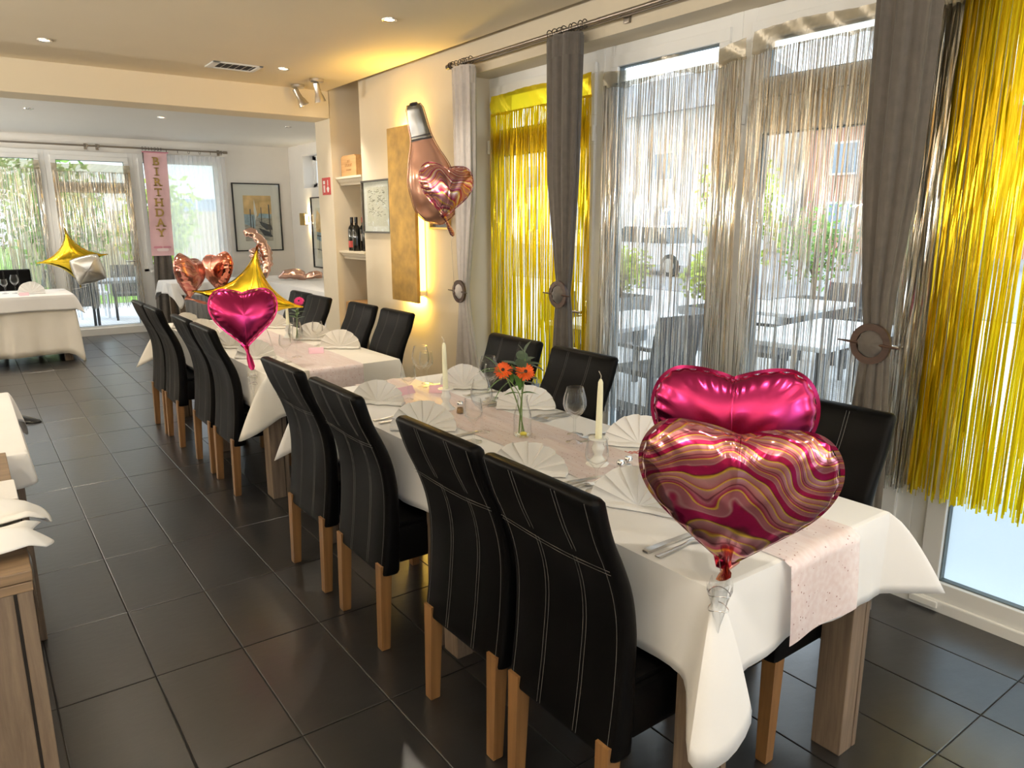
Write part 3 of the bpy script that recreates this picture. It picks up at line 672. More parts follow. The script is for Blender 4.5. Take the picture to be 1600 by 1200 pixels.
def drape(name, label, y, x, prof, ztop, tie, fab, nf, group, hem_light=False, seed=1, rods=True, ringx=None):
    """prof: [(z, halfwidth, halfdepth, yshift)]"""
    t = thing(name, label, 'curtain', (x, y, .02), 0, group); rr = random.Random(seed); ph = [rr.uniform(0, 6) for _ in range(4)]
    n = 96; rings = []; NZ = 44
    for k in range(NZ+1):
        z = lerp(.02, ztop, k/NZ); wv = interp([(p[0], p[1]) for p in prof], z); dv = interp([(p[0], p[2]) for p in prof], z); sv = interp([(p[0], p[3]) for p in prof], z)
        ring = []
        for j in range(n):
            a = 2*PI*j/n; f = 1+.17*math.sin(nf*a+ph[0]+.25*math.sin(z*2+ph[1]))+.06*math.sin((nf*2+1)*a+ph[2]+z)
            ring.append((dv*math.cos(a)*f, sv+wv*math.sin(a)*(1+.4*(f-1)), z-.02))
        rings.append(ring)
    MB().rings(rings, True, True, True).build('fabric', fab, t, smooth='all')
    m = MB(); wv, dv, sv = prof[-1][1], prof[-1][2], prof[-1][3]
    h = []
    for zz in (ztop-.10, ztop+.012):
        h.append([(dv*math.cos(2*PI*j/n)*(1.03+.17*math.sin(nf*2*PI*j/n+ph[0]+.25*math.sin(ztop*2+ph[1]))), sv+wv*math.sin(2*PI*j/n)*1.02, zz-.02) for j in range(n)])
    m.rings(h, True).build('heading_tape', 'beige_fabric' if hem_light else fab, t, smooth='all')
    # wooden ring clasp with a pin
    zt = tie-.02; sv = interp([(p[0], p[3]) for p in prof], tie); dv = interp([(p[0], p[2]) for p in prof], tie)
    rc = []; ro, ri = .078, .052; xx = -dv-.012
    for i in range(37):
        a = 2*PI*i/36; c_, s_ = math.cos(a), math.sin(a)
        rc.append([(xx+d, sv+q*c_, zt+q*s_*1.0) for q, d in ((ri, -.007), (ro, -.007), (ro, .007), (ri, .007))])
    MB().rings(rc, True).build('clasp_ring', 'dark_wood', t, smooth=30)
    bl = []
    for i in range(7):
        q = math.cos(i/6*PI/2); bl.append([(xx+.01-.03*math.sin(i/6*PI/2), sv+.056*q*math.cos(2*PI*j/40)*(1+.10*math.sin(9*j/40*2*PI+i*.5)), zt+.056*q*math.sin(2*PI*j/40)) for j in range(40)])
    MB().rings(bl, True, False, True).build('gathered_fold', fab, t, smooth='all')
    MB().tube([(xx-.012, sv-.115, zt-.004), (xx-.005, sv-.06, zt-.001), (xx-.005, sv+.06, zt+.001), (xx-.012, sv+.125, zt+.004)], [.003, .006, .006, .003], 8).build('clasp_pin', 'dark_wood', t, smooth=True)
    if rods:
        for i in range(8):
            o = bpy.data.objects.new('curtain_ring', TORM); COL.objects.link(o); o.parent = t
            o.location = (ringx if ringx is not None else 0, sv+lerp(-wv*1.15, wv*1.15, i/7)+rr.uniform(-.008, .008), ztop+.022); o.rotation_euler = (rr.uniform(-.3, .3), 0, rr.uniform(-.5, .5))
    return t
DG = 'drapes on the window wall'
drape('drape', 'pale grey beige tied drape beside the bottle balloon', 4.30, 2.79, [(0, .15, .06, 0), (.5, .125, .055, 0), (.95, .055, .035, .03), (1.09, .038, .03, .035), (1.25, .06, .035, .03), (1.7, .10, .05, 0), (2.53, .105, .055, 0)], 2.53, 1.09, 'beige_fabric', 9, DG, True, 1)
drape('drape', 'dark taupe tied drape hanging in front of the gold foil window', 3.27, 2.79, [(0, .09, .055, .0), (.6, .085, .05, .0), (1.05, .055, .04, .0), (1.15, .042, .032, 0), (1.3, .06, .04, 0), (1.8, .11, .055, .02), (2.53, .125, .06, .02)], 2.53, 1.15, 'taupe_fabric', 9, DG, False, 2)
drape('drape', 'dark taupe tied drape nearest the camera, beside the door handle', 1.43, 2.79, [(0, .085, .055, -.01), (.6, .08, .05, -.01), (1.0, .055, .04, -.01), (1.105, .045, .034, -.01), (1.3, .06, .045, 0), (1.75, .10, .055, .0), (2.53, .115, .06, .0)], 2.53, 1.105, 'taupe_fabric', 9, DG, False, 5)

def foil_curtain(label, axis, pos, a0, a1, zt, zb, n, sm, hm, seed, hh=.10, group='metallic fringe curtains', wv=.0032, dens=None, sag=.0, spread=.0):
    rr = random.Random(seed); P = (lambda u, d, z: (pos+d, u, z)) if axis == 'y' else (lambda u, d, z: (u, pos+d, z))
    loc = P((a0+a1)/2, 0, zb); t = thing('foil_curtain', label, 'foil curtain', loc, 0, group)
    m = MB(); k1, k2 = rr.uniform(0, 6), rr.uniform(0, 6)
    def hd(u, v):
        uu = lerp(a0, a1, u); cr = .006*math.sin(u*31+v*5+k1)*(.4+v)+.004*math.sin(u*73+v*9+k2)
        tz = zt-sag*math.sin(u*PI*2)**2+.006*math.sin(u*9+k1)
        return P(uu, cr, tz-hh*v+.004*math.sin(u*47+k2)*v)
    m.grid(hd, 46, 5).build('header_strip', hm, t, smooth='all', world=True, fix=False)
    m = MB(); S = 22
    for i in range(n):
        u0 = a0+(a1-a0)*(i+rr.random())/n
        if dens and rr.random() > dens(u0): continue
        zend = zb+rr.uniform(-.02, .05)+(.25 if rr.random() < .04 else 0); top = zt-hh*.9
        a, b, c_, d_ = rr.uniform(0, 6.3), rr.uniform(.6, 3.5), rr.uniform(0, 6.3), rr.uniform(3, 9); drift = rr.gauss(0, .010); hw = wv*rr.uniform(.55, 1.1); am = rr.uniform(.2, 1.5); off = rr.uniform(-.014, .008)
        vs = []
        for k in range(S+1):
            q = k/S; z = lerp(top, zend, q); ang = am*q**.4*(math.sin(a+b*q*3)+.5*math.sin(c_+d_*q*2.2))
            u = u0+drift*q+.004*math.sin(c_+q*6)+spread*q*q*(u0-(a0+a1)/2); d = off*min(1, q*6)+.006*q*math.sin(a+q*4)
            vs += [P(u-hw*math.cos(ang), d-hw*math.sin(ang), z), P(u+hw*math.cos(ang), d+hw*math.sin(ang), z)]
        m.add(vs, [(2*k, 2*k+1, 2*k+3, 2*k+2) for k in range(S)])
    tag(m.build('foil_strands', sm, t, world=True, fix=False), kind='stuff')
    return t
XF = 3.008
foil_curtain('bright gold foil fringe curtain on the window behind the middle drape', 'y', XF, 3.31, 4.31, 2.385, .50, 330, 'foil_gold_strip', 'foil_gold_header', 11, .13, wv=.0036)
foil_curtain('champagne foil fringe curtain left of the wide window mullion', 'y', XF, 2.27, 3.21, 2.375, .45, 250, 'foil_champagne_strip', 'foil_champagne_header', 12, .085, sag=.02, wv=.0027)
foil_curtain('champagne foil fringe curtain hanging over the glazed door', 'y', XF, 1.44, 2.235, 2.40, .47, 215, 'foil_champagne_strip', 'foil_champagne_header', 13, .10, wv=.0027)
foil_curtain('short champagne fringe just right of the nearest drape', 'y', XF-.004, 1.335, 1.445, 2.42, .48, 45, 'foil_champagne_strip', 'foil_champagne_header', 14, .10, wv=.0034)
foil_curtain('bright gold foil fringe curtain at the nearest window', 'y', XF-.014, .45, 1.33, 2.46, .485, 300, 'foil_gold_strip', 'foil_gold_header', 15, .12, wv=.0042, dens=lambda u: .9 if u > 1.05 else .62)
foil_curtain('champagne foil fringe on the far left terrace window', 'x', 11.74, -.3, .99, 2.36, .42, 240, 'foil_champagne_strip', 'foil_champagne_header', 16, .11, wv=.0035)
foil_curtain('champagne foil fringe on the far terrace door', 'x', 11.74, 1.12, 2.06, 2.33, .38, 195, 'foil_champagne_strip', 'foil_champagne_header', 17, .11, wv=.0035)

# far curtain rod, brown drape, sheer, birthday banner
fr_ = thing('curtain_rod', 'long dark curtain rod above the far terrace windows', 'curtain rod', (1.2, 11.70, 2.565))
MB().tube([(-2.4, 0, 0), (2.14, 0, 0)], .012, 10).build('pole', 'rod_metal', fr_, smooth=True)
MB().tube([(2.13, 0, 0), (2.19, 0, 0)], .019, 12).build('finial', 'rod_metal', fr_, smooth=True)
for x in (-1.5, .36, .5, 2.1): MB().tube([(x, 0, 0), (x, .15, 0)], .008, 8).box(x-.018, x+.018, .135, .15, -.04, .04, .003).box(x-.012, x+.012, -.02, .02, -.02, .02, .003).build('bracket', 'rod_metal', fr_)
t = thing('drape', 'grey brown gathered drape hanging under the pink banner', 'curtain', (2.36, 11.70, .02)); n = 72; rings = []
for k in range(31):
    z = lerp(.02, 2.53, k/30); wv = interp([(0, .16), (.9, .13), (1.4, .10), (2.53, .13)], z)
    rings.append([(wv*math.sin(2*PI*j/n), .045*math.cos(2*PI*j/n)*(1+.35*math.sin(8*2*PI*j/n+z)), z-.02) for j in range(n)])
MB().rings(rings, True, True, True).build('fabric', 'taupe_fabric', t, smooth='all')
for i in range(7):
    o = bpy.data.objects.new('curtain_ring', TORM); COL.objects.link(o); o.parent = t; o.location = (-.12+.04*i, 0, 2.545); o.rotation_euler = (0, 0, PI/2+R.uniform(-.4, .4))
t = thing('sheer_curtain', 'translucent white net curtain over the far right window', 'curtain', (2.93, 11.70, .5))
MB().grid(lambda u, v: (lerp(-.42, .41, u)+.006*math.sin(u*90), .022*math.sin(u*2*PI*13)*(.5+.5*v), lerp(2.0, -.36, v)), 160, 10).build('fabric', 'sheer', t, smooth='all', fix=False)
MB().grid(lambda u, v: (lerp(-.42, .41, u)+.006*math.sin(u*90), .022*math.sin(u*2*PI*13)*.5-.003, lerp(2.0, 1.93, v)), 160, 1).build('heading_tape', 'sheer', t, smooth='all', fix=False)
for i in range(6):
    o = bpy.data.objects.new('curtain_ring', TORM); COL.objects.link(o); o.parent = t; o.location = (-.38+.15*i, 0, 2.045); o.rotation_euler = (0, 0, PI/2+R.uniform(-.4, .4))
t = thing('birthday_banner', 'pink hanging banner with gold vertical BIRTHDAY letters', 'banner', (2.385, 11.63, 1.09))
# the sheet hangs slightly askew
def bxs(x, z): return x+.03*(z/1.42-1)
MB().grid(lambda u, v: (bxs(lerp(-.15, .15, u), 1.42*(1-v)), .008*math.sin(v*9+u*2)+.004*math.sin(u*9), 1.42*(1-v)), 8, 30).build('sheet', 'banner_pink', t, smooth='all', fix=False)
MB().tube([(-.17, 0, 1.425), (.17, 0, 1.425)], .009, 8).build('top_rod', 'banner_rose', t)
def text_mesh(s, size, depth=.002):
    c = bpy.data.curves.new('t', 'FONT'); c.body = s; c.size = size; c.extrude = depth; c.align_x = 'CENTER'; c.offset = .0035; c.resolution_u = 3
    o = bpy.data.objects.new('t', c); COL.objects.link(o); dg = bpy.context.evaluated_depsgraph_get(); me = bpy.data.meshes.new_from_object(o.evaluated_get(dg)); bpy.data.objects.remove(o); return me
for i, ch in enumerate('BIRTHDAY'):
    z = 1.25-.14*i; me = text_mesh(ch, .155); me.materials.clear(); me.materials.append(MATS['letter_gold']); me.name = 'letter'
    x0 = min(v.co.x for v in me.vertices); x1 = max(v.co.x for v in me.vertices); y1 = max(v.co.y for v in me.vertices)
    # slab serifs turn the plain letters into the banner's serif face
    bm = bmesh.new(); bm.from_mesh(me)
    def serif(xc, yy, hw=.024):
        r_ = bmesh.ops.create_cube(bm, size=1)
        for v in r_['verts']: v.co = (xc+v.co.x*hw*2, yy+v.co.y*.013, v.co.z*.004)
    if ch in 'IT': serif((x0+x1)/2, .006, .032)
    if ch == 'I': serif((x0+x1)/2, y1-.006, .032)
    if ch == 'T': serif(x0+.006, y1-.018, .007); serif(x1-.006, y1-.018, .007)
    if ch in 'HA': serif(x0+.010, .006); serif(x1-.010, .006)
    if ch == 'H': serif(x0+.010, y1-.006); serif(x1-.010, y1-.006)
    if ch == 'R': serif(x0+.010, .006); serif(x1-.006, .006, .016)
    if ch in 'BDR': serif(x0+.002, .006, .016); serif(x0+.002, y1-.006, .016)
    if ch == 'Y': serif((x0+x1)/2, .006, .028); serif(x0+.012, y1-.006); serif(x1-.012, y1-.006)
    bm.to_mesh(me); bm.free()
    o = bpy.data.objects.new('letter', me); COL.objects.link(o); o.parent = t; o.location = (bxs(.0, z), -.014, z); o.rotation_euler = (PI/2, 0, 0)
for nm, m_, cx, cz, a, b in (('flower_print', 'banner_rose', -.06, .12, .06, .022), ('flower_print', 'banner_rose', .06, .12, .055, .02), ('flower_print', 'banner_light', .0, .085, .08, .03)):
    MB().poly([(bxs(cx, cz)+a*math.cos(k*PI/8), -.017, cz+b*math.sin(k*PI/8)*(1+.3*math.cos(k*PI/4))) for k in range(16)], (0, .001, 0)).build(nm, m_, t)
# radiator under the far window
t = thing('radiator', 'white ribbed radiator under the far net curtain window', 'radiator', (3.02, 11.79, .1))
MB().box(-.45, .45, -.02, .02, .02, .62).build('panel', 'frame_white', t)
for i in range(16): MB().box(-.45, .45, -.045, -.02, .05+i*.036, .072+i*.036, .004).build('slat', 'frame_white', t)
MB().box(-.47, -.45, -.05, .03, 0, .66, .004).box(.45, .47, -.05, .03, 0, .66, .004).box(-.47, .47, -.05, .03, .63, .66, .004).build('casing', 'frame_white', t)

# ------------------------------------------------------------------ tables and cloths
def table(label, x0, x1, y0, y1, leg=.09, inset=.012, ztop=.752, top_mat='driftwood', th=.05, group='driftwood dining tables', xin=None):
    t = thing('dining_table', label, 'table', ((x0+x1)/2, (y0+y1)/2, 0), 0, group); a, b = (x1-x0)/2, (y1-y0)/2
    MB().box(-a, a, -b, b, ztop-th/2, ztop, .003).box(-a+.002, a-.002, -b+.002, b-.002, ztop-th, ztop-th/2-.002, .003).build('tabletop', top_mat, t)
    for sx_ in (-1, 1):
        for sy_ in (-1, 1):
            cx, cy_ = sx_*(a-inset-leg/2), sy_*(b-inset-leg/2); h = ztop-th
            L = MB().box(cx-leg/2, cx+leg*.22, cy_-leg/2, cy_+leg/2, 0, h, .003).box(cx+leg*.27, cx+leg/2, cy_-leg/2, cy_+leg/2, 0, h, .003).build('leg', 'driftwood', t)
            MB().box(cx+leg*.20, cx+leg*.29, cy_-leg*.44, cy_+leg*.44, .002, h).build('joint_slot', 'slot_dark', L)
    return t
def cloth(name, label, x0, x1, y0, y1, zt, drop, ears, mt, cat='tablecloth', seed=0, amp=.012, waves=5, loc=None, ztop_in=True, group='white tablecloths', NV=9, folds=0):
    rr = random.Random(seed); ph = [rr.uniform(0, 6) for _ in range(8)]
    zh = zt-drop; cor = [(x0, y0), (x1, y0), (x1, y1), (x0, y1)]; dirs = [((1, 0), (0, -1)), ((0, 1), (1, 0)), ((-1, 0), (0, 1)), ((0, -1), (-1, 0))]
    EP = []  # (edge point, outward, hem point)
    for s in range(4):
        c0, c1 = cor[s], cor[(s+1) % 4]; (dx, dy), (ox, oy) = dirs[s]
        # ear at corner s: comes from previous side, ends on this side
        pdx, pdy = dirs[s-1][0]; pox, poy = dirs[s-1][1]
        ear = ears.get(s)
        A = (c0[0]-pdx*.10+pox*.02, c0[1]-pdy*.10+poy*.02, zh); B = (c0[0]+dx*.08+ox*.02, c0[1]+dy*.08+oy*.02, zh)
        if ear is None:
            ddx, ddy = pox+ox, poy+oy
            ear = [(c0[0]+pox*.05-pdx*.03, c0[1]+poy*.05-pdy*.03, zh-.03), (c0[0]+ddx*.055, c0[1]+ddy*.055, zh-.11), (c0[0]+ox*.05+dx*.02, c0[1]+oy*.05+dy*.02, zh-.02)]
        pts = [A]+ear+[B]; sp = spline(pts, 22)
        for i, p in enumerate(sp):
            q = i/22; od = (lerp(pox, ox, q), lerp(poy, oy, q))
            sl = max(0, 1-q/.2)*.10; sr = max(0, (q-.8)/.2)*.08
            EP.append(((c0[0]-pdx*sl+dx*sr, c0[1]-pdy*sl+dy*sr), od, p, True))
        L = math.hypot(c1[0]-c0[0], c1[1]-c0[1]); n = max(6, int(L/.045))
        for i in range(1, n):
            d = lerp(.08, L-.10, i/n); e = (c0[0]+dx*d, c0[1]+dy*d); g = math.sin(PI*i/n)**.5
            o = .014+g*amp*(math.sin(d*waves*2+ph[s])+.6*math.sin(d*waves*4.3+ph[s+4])); z = zh+g*.010*math.sin(d*3.1+ph[s])
            EP.append((e, (ox, oy), (e[0]+ox*o, e[1]+oy*o, z), False))
    rings = []
    ins = []
    for e, od, h, c in EP:
        m_ = math.hypot(*od) or 1; ins.append((min(max(e[0], x0+.006), x1-.006), min(max(e[1], y0+.006), y1-.006), zt))
    rings.append(ins)
    rings.append([(e[0]+od[0]*.003, e[1]+od[1]*.003, zt-.003) for e, od, h, c in EP])
    for k in range(1, NV+1):
        t_ = k/NV; s_ = t_**.75
        rings.append([(lerp(e[0]+od[0]*.006, h[0], s_), lerp(e[1]+od[1]*.006, h[1], s_), lerp(zt-.006, h[2], t_)) for e, od, h, c in EP])
    hem = [(p[0], p[1], p[2]+.001) for p in rings[-1]]
    m = MB(); m.rings(rings, True, True, False)
    o = solo(m, name, mt, label, cat, loc or ((x0+x1)/2, (y0+y1)/2, zt), group, smooth=50, world=True, fix=True)
    md = o.modifiers.new('cloth_thickness', 'SOLIDIFY'); md.thickness = .0022; md.offset = 1
    return o
T1X0, T1X1 = 1.262, 2.02
table('driftwood table with paired board legs under the front cloth, nearest the camera', T1X0+.005, T1X1-.005, .952, 2.158, .092, .006)
table('driftwood table under the front cloth, its half away from the camera', T1X0+.005, T1X1-.005, 2.164, 3.365, .092, .006)
ZT = .760
cloth('tablecloth', 'long white cloth with hanging corners on the front dining table', T1X0, T1X1, .945, 3.372, ZT-.002, .235,
      {0: [(1.235, .99, .50), (1.145, .895, .395), (1.235, .865, .385), (1.345, .885, .44), (1.30, .925, .545)],
       1: [(1.99, .935, .515), (2.02, .925, .515), (2.17, .845, .50), (2.19, .86, .49), (2.10, 1.00, .478)],
       3: [(1.28, 3.40, .50), (1.10, 3.43, .43), (1.215, 3.35, .50)]}, 'linen', seed=3)
table('driftwood table under the middle cloth, its half nearer the camera', 1.255, 2.02, 4.02, 5.26, .105, .02)
table('driftwood table under the middle cloth, its half nearer the far windows', 1.255, 2.02, 5.27, 6.42, .105, .02)
cloth('tablecloth', 'white cloth with pinned corner on the second table behind the pink heart', 1.25, 2.04, 3.905, 6.45, ZT-.002, .235,
      {0: [(1.20, 3.95, .50), (1.06, 3.87, .43), (1.15, 3.84, .46), (1.28, 3.87, .515)], 3: [(1.19, 6.5, .50), (1.03, 6.48, .42), (1.18, 6.40, .5)]}, 'linen_cream', seed=5, amp=.005)
# far left table with a long cloth and an overlay
table('far left table hidden under a floor length cloth', -.75, .93, 9.78, 10.58, .08, .02, group=None)
cloth('tablecloth', 'floor length cream cloth on the far left table', -.78, .965, 9.74, 10.62, .757, .66, {}, 'linen_cream', seed=8, amp=.022, waves=8, group='long cream cloths')
cloth('table_overlay', 'white overlay cloth lying on the far left table', -.80, .985, 9.72, 10.64, .762, .17, {1: [(1.0, 9.70, .59), (1.07, 9.66, .545), (1.02, 9.74, .59)]}, 'linen', cat='overlay cloth', seed=9, amp=.006, group='white overlays')
# far right corner tables
table('corner buffet table hidden under white cloth by the far pictures', 3.42, 4.20, 8.3, 11.30, .08, .02, group=None)
cloth('tablecloth', 'long white cloth on the corner buffet by the far pictures', 3.38, 4.24, 8.25, 11.36, .757, .60, {}, 'linen', seed=10, amp=.010, group='buffet cloths')
table('small table with black legs by the far radiator', 2.30, 3.22, 10.72, 11.38, .07, .02, group=None)
cloth('tablecloth', 'scalloped white cloth on the small table by the radiator', 2.22, 3.26, 10.66, 11.42, .757, .16, {0: [(2.23, 10.62, .55), (2.30, 10.60, .42), (2.36, 10.62, .52)]}, 'linen', seed=12, amp=.03, waves=9, group='small table cloth')

# runners
def runner(label, x0, x1, y0, y1, drop_near, seed, drop_far=0):
    rr = random.Random(seed); a, b, c_ = (rr.uniform(0, 6) for _ in range(3))
    L = y1-y0; tot = L+drop_near
    def f(u, v):
        d = v*tot; x = lerp(x0, x1, u)+.008*math.sin(d*5+a)
        wr = .0025*max(0, math.sin(d*2.3+b+u*2))+.004*max(0, math.sin(u*8+d*.7+c_))**6
        if d < L-.0: 
            return (x, y1-d, ZT+.0035+wr)
        q = d-L; r_ = .012
        return (x, y0-min(q, r_)-.010-.006*math.sin(u*7+a)*min(1, q*6)-.012*min(1, q*3), ZT+.003-max(0, q-r_*.4))
    return solo(MB().grid(f, 24, 130), 'table_runner', 'glitter_organza', label, 'table runner', ((x0+x1)/2, y0, ZT), 'pink glitter runners', smooth='all', world=True, fix=False)
runner('pale pink glitter runner along the front table, draped over its near end', 1.50, 1.81, .938, 3.37, .222, 4)
runner('pale pink glitter runner on the second table behind the front one', 1.48, 1.80, 3.896, 6.40, .22, 6)

# ------------------------------------------------------------------ dining chairs
OUT = [(.29, .002), (.45, .022), (.555, .028), (.64, .026), (.72, .012), (.80, -.016), (.88, -.052), (.985, -.086)]
INN = [(.29, .075), (.45, .082), (.555, .082), (.63, .080), (.72, .064), (.80, .034), (.88, -.004), (.985, -.036)]
def smoothi(tab, z):
    xs = [p[0] for p in tab]
    if z <= xs[0]: return tab[0][1]
    if z >= xs[-1]: return tab[-1][1]
    for i in range(len(tab)-1):
        if z <= tab[i+1][0]:
            p0 = tab[max(i-1, 0)]; p1, p2 = tab[i], tab[i+1]; p3 = tab[min(i+2, len(tab)-1)]
            h = p2[0]-p1[0]; t = (z-p1[0])/h; m1 = (p2[1]-p0[1])/(p2[0]-p0[0])*h; m2 = (p3[1]-p1[1])/(p3[0]-p1[0])*h
            return (2*t**3-3*t*t+1)*p1[1]+(t**3-2*t*t+t)*m1+(-2*t**3+3*t*t)*p2[1]+(t**3-t*t)*m2
HW = .213
def back_ring(z, sh=0.0):
    o, i = smoothi(OUT, z)+sh, smoothi(INN, z)-sh; w_ = HW-sh; r_ = min(.02, (i-o)*.45); cz = .010*math.sin(PI*min(1, max(0, (z-.5)/.5)))
    pts = []
    for cx, cy_, a0 in ((i-r_, w_-r_, 0), (o+r_, w_-r_, PI/2), (o+r_, -w_+r_, PI), (i-r_, -w_+r_, 1.5*PI)):
        for k in range(4):
            a = a0+k*PI/6; pts.append((cx+r_*math.cos(a), cy_+r_*math.sin(a), z))
    # extra mid points on the long faces carry the slight hollow of the back
    fin = []
    for k, p in enumerate(pts):
        fin.append(p)
        if k in (7, 15):
            q = pts[(k+1) % 16]
            for t in (.25, .5, .75): fin.append((lerp(p[0], q[0], t), lerp(p[1], q[1], t), z))
    return [(x+cz*(1-(y/HW)**2), y, zz) for x, y, zz in fin]
def make_chair():
    t = thing('dining_chair', 'tmp', 'chair')
    rings = [back_ring(.30, .008), back_ring(.302, .003)]+[back_ring(.31+(.972-.31)*k/26) for k in range(27)]+[back_ring(.980, .004), back_ring(.9855, .012)]
    MB().rings(rings, True, True, True).build('backrest', 'leather', t, smooth=50)
    bm_ = MB().box(.06, .475, -.208, .208, .335, .475, .022); bm_.build('seat', 'leather', t, smooth=50)
    MB().box(.075, .46, -.195, .195, .470, .492, .012).build('seat_cushion', 'leather', t, smooth=50)
    for lx, top in ((.022, .34), (.435, .36)):
        for s in (-1, 1):
            y = s*.178; d = -.012 if lx < .1 else .006
            MB().rings([[(lx+d*(1-z/.34)+a*hw, y+b*hw, z) for a, b in ((-1, -1), (1, -1), (1, 1), (-1, 1))] for z, hw in ((0, .0155), (.004, .0175), (top, .0225))], True, True, True).build('leg', 'oak', t)
    sm = MB()
    def seam(y0, y1, z0, z1, tab, sgn, n=16, bow=0):
        pts = []
        for k in range(n+1):
            q = k/n; z = lerp(z0, z1, q)-bow*math.sin(PI*q); y = lerp(y0, y1, q); cz = .010*math.sin(PI*min(1, max(0, (z-.5)/.5)))*(1-(y/HW)**2)
            pts.append((smoothi(tab, z)+cz+sgn*.0003, y, z))
        sm.tube(pts, .0007, 4)
    for y in (-.078, -.066, .066, .078):
        seam(y, y, .31, .79, OUT, -1, 14); seam(y*1.12, y*1.12, .81, .975, OUT, -1, 8)
    for y in (-.188, .188): seam(y, y, .31, .975, OUT, -1, 22)
    seam(-.205, .205, .805, .805, OUT, -1, 14, .022); seam(-.205, .205, .795, .795, OUT, -1, 14, .022)
    for y in (-.080, -.070, .070, .080): seam(y, y, .50, .975, INN, 1, 18)
    sm.build('seam_stitching', 'stitch', t)
    return t
CH = make_chair(); used = [False]
def chair(x, y, rz, label, group):
    o = CH if not used[0] else copy_tree(CH); used[0] = True
    o.location = (x, y, 0); o.rotation_euler = (0, 0, rz); o['label'] = label; o['group'] = group
G1, G2 = 'chairs at the front table', 'chairs at the second table'
for i, (y, rz, lb) in enumerate(((1.285, .0, 'black leather dining chair with oak legs nearest the camera, left side of front table'), (1.75, .01, 'second black leather chair from the camera, left side of front table'),
        (2.465, -.01, 'third black leather chair from the camera, left side of front table'), (3.01, .01, 'farthest black leather chair on the left side of the front table'))):
    chair(1.082, y, rz, lb, G1)
for y, lb in ((1.262, 'black leather chair right of the pink balloons, in front of the nearest drape'), (2.465, 'black leather chair at window side of front table, behind the thin candle and tall glasses'), (2.985, 'black leather chair behind the orange gerbera, in front of gold fringe')):
    chair(2.168, y, PI, lb, G1)
for y, x, lb in ((4.41, 1.118, 'black chair beside the pinned cloth corner, nearest on left of second table'), (4.905, 1.118, 'second black chair on the left of the second table'), (5.61, 1.09, 'third black chair on the left of the second table'), (6.04, 1.085, 'farthest black chair on the left of the second table')):
    chair(x, y, .0, lb, G2)
for y, x, lb in ((4.385, 2.235, 'black chair on right of second table, nearest below the gold wall lamp'), (4.91, 2.235, 'black chair on right of second table, second one below the recess'), (5.63, 2.20, 'black shiny chair on right of second table, third one by the pillar'), (6.07, 2.22, 'black shiny chair on right of second table, farthest by the buffet')):
    chair(x, y, PI, lb, G2)
chair(.48, 11.16, -PI/2, 'black chair behind the far left cloth covered table', 'chair at the far left table')
chair(2.55, 10.55, PI/2, 'black chair at the small scalloped cloth table, left one', 'chairs at the radiator table') if False else None

# ------------------------------------------------------------------ napkin fans
def napkin(p0, p1, h, label, mt='napkin_white', group='fan folded napkins', z=.7605, lean=.10, seed=0, closed=False):
    """fan standing on the segment p0-p1"""
    a, b = Vector((*p0, z)), Vector((*p1, z)); c = (a+b)/2; ux = (b-a); wd = ux.length; rz = math.atan2(ux.y, ux.x); rr = random.Random(seed)
    t = thing('napkin_fan', label, 'napkin', c, rz, group); N = 8; R_ = wd/2
    def lay(off):
        rs = []; ang = []
        for k in range(N): ang += [(PI*k/N, -1), (PI*(k+.42)/N, .35), (PI*(k+.86)/N, 1)]
        ang.append((PI, -1))
        for rad in (.04, .3, .6, .85, 1.0):
            ring = []
            for k, (th, sg) in enumerate(ang):
                zig = .0075*sg*rad*(1+.25*math.sin(k*1.7+seed)); r_ = rad*R_*(1+.012*math.sin(k*.9+seed))
                zz = .010+math.sin(th)*r_*h/R_
                ring.append((-math.cos(th)*r_, zig+lean*zz+off, zz))
            rs.append(ring)
        return rs
    m = MB(); m.rings(lay(0), False); m.rings(lay(.0035), False)
    m.build('pleats', mt, t, smooth=28)
    m = MB(); n = 16  # folded base ledge
    prof = [(-.014, .001), (-.020, .006), (-.016, .013), (.0, .016), (.028, .010), (.03, .001)]
    m.rings([[(lerp(-R_*.98, R_*.98, i/n), y+.003*math.sin(i*.9+seed), zz+.0015*math.sin(i*1.3)) for y, zz in prof] for i in range(n+1)], True, True, True)
    m.build('folded_base', mt, t, smooth=40)
    MB().poly([(-.035, .02, .002), (.035, .02, .002), (.012, .075, .001), (-.012, .075, .001)], (0, -.004, .05)).build('support_fold', mt, t)
    return t
NS = [((1.39, 1.50), (1.52, 1.245), .115, 'large white fan napkin left of the marbled heart balloon'),
      ((1.315, 1.905), (1.475, 1.70), .095, 'white fan napkin right behind the nearest left chair back'),
      ((1.275, 2.535), (1.475, 2.365), .108, 'white fan napkin left of the first candle, behind third chair'),
      ((1.345, 3.045), (1.505, 2.85), .100, 'white fan napkin at the far left place of the front table'),
      ((1.81, 3.05), (1.995, 2.90), .112, 'white fan napkin behind the first candle by the pale drape'),
      ((1.80, 2.555), (2.0, 2.39), .098, 'white fan napkin right of the flower bottle'),
      ((1.81, 1.885), (1.985, 1.70), .108, 'white fan napkin behind the second candle beside the pink balloon')]
for i, (a, b, h, lb) in enumerate(NS): napkin(a, b, h, lb, seed=i)
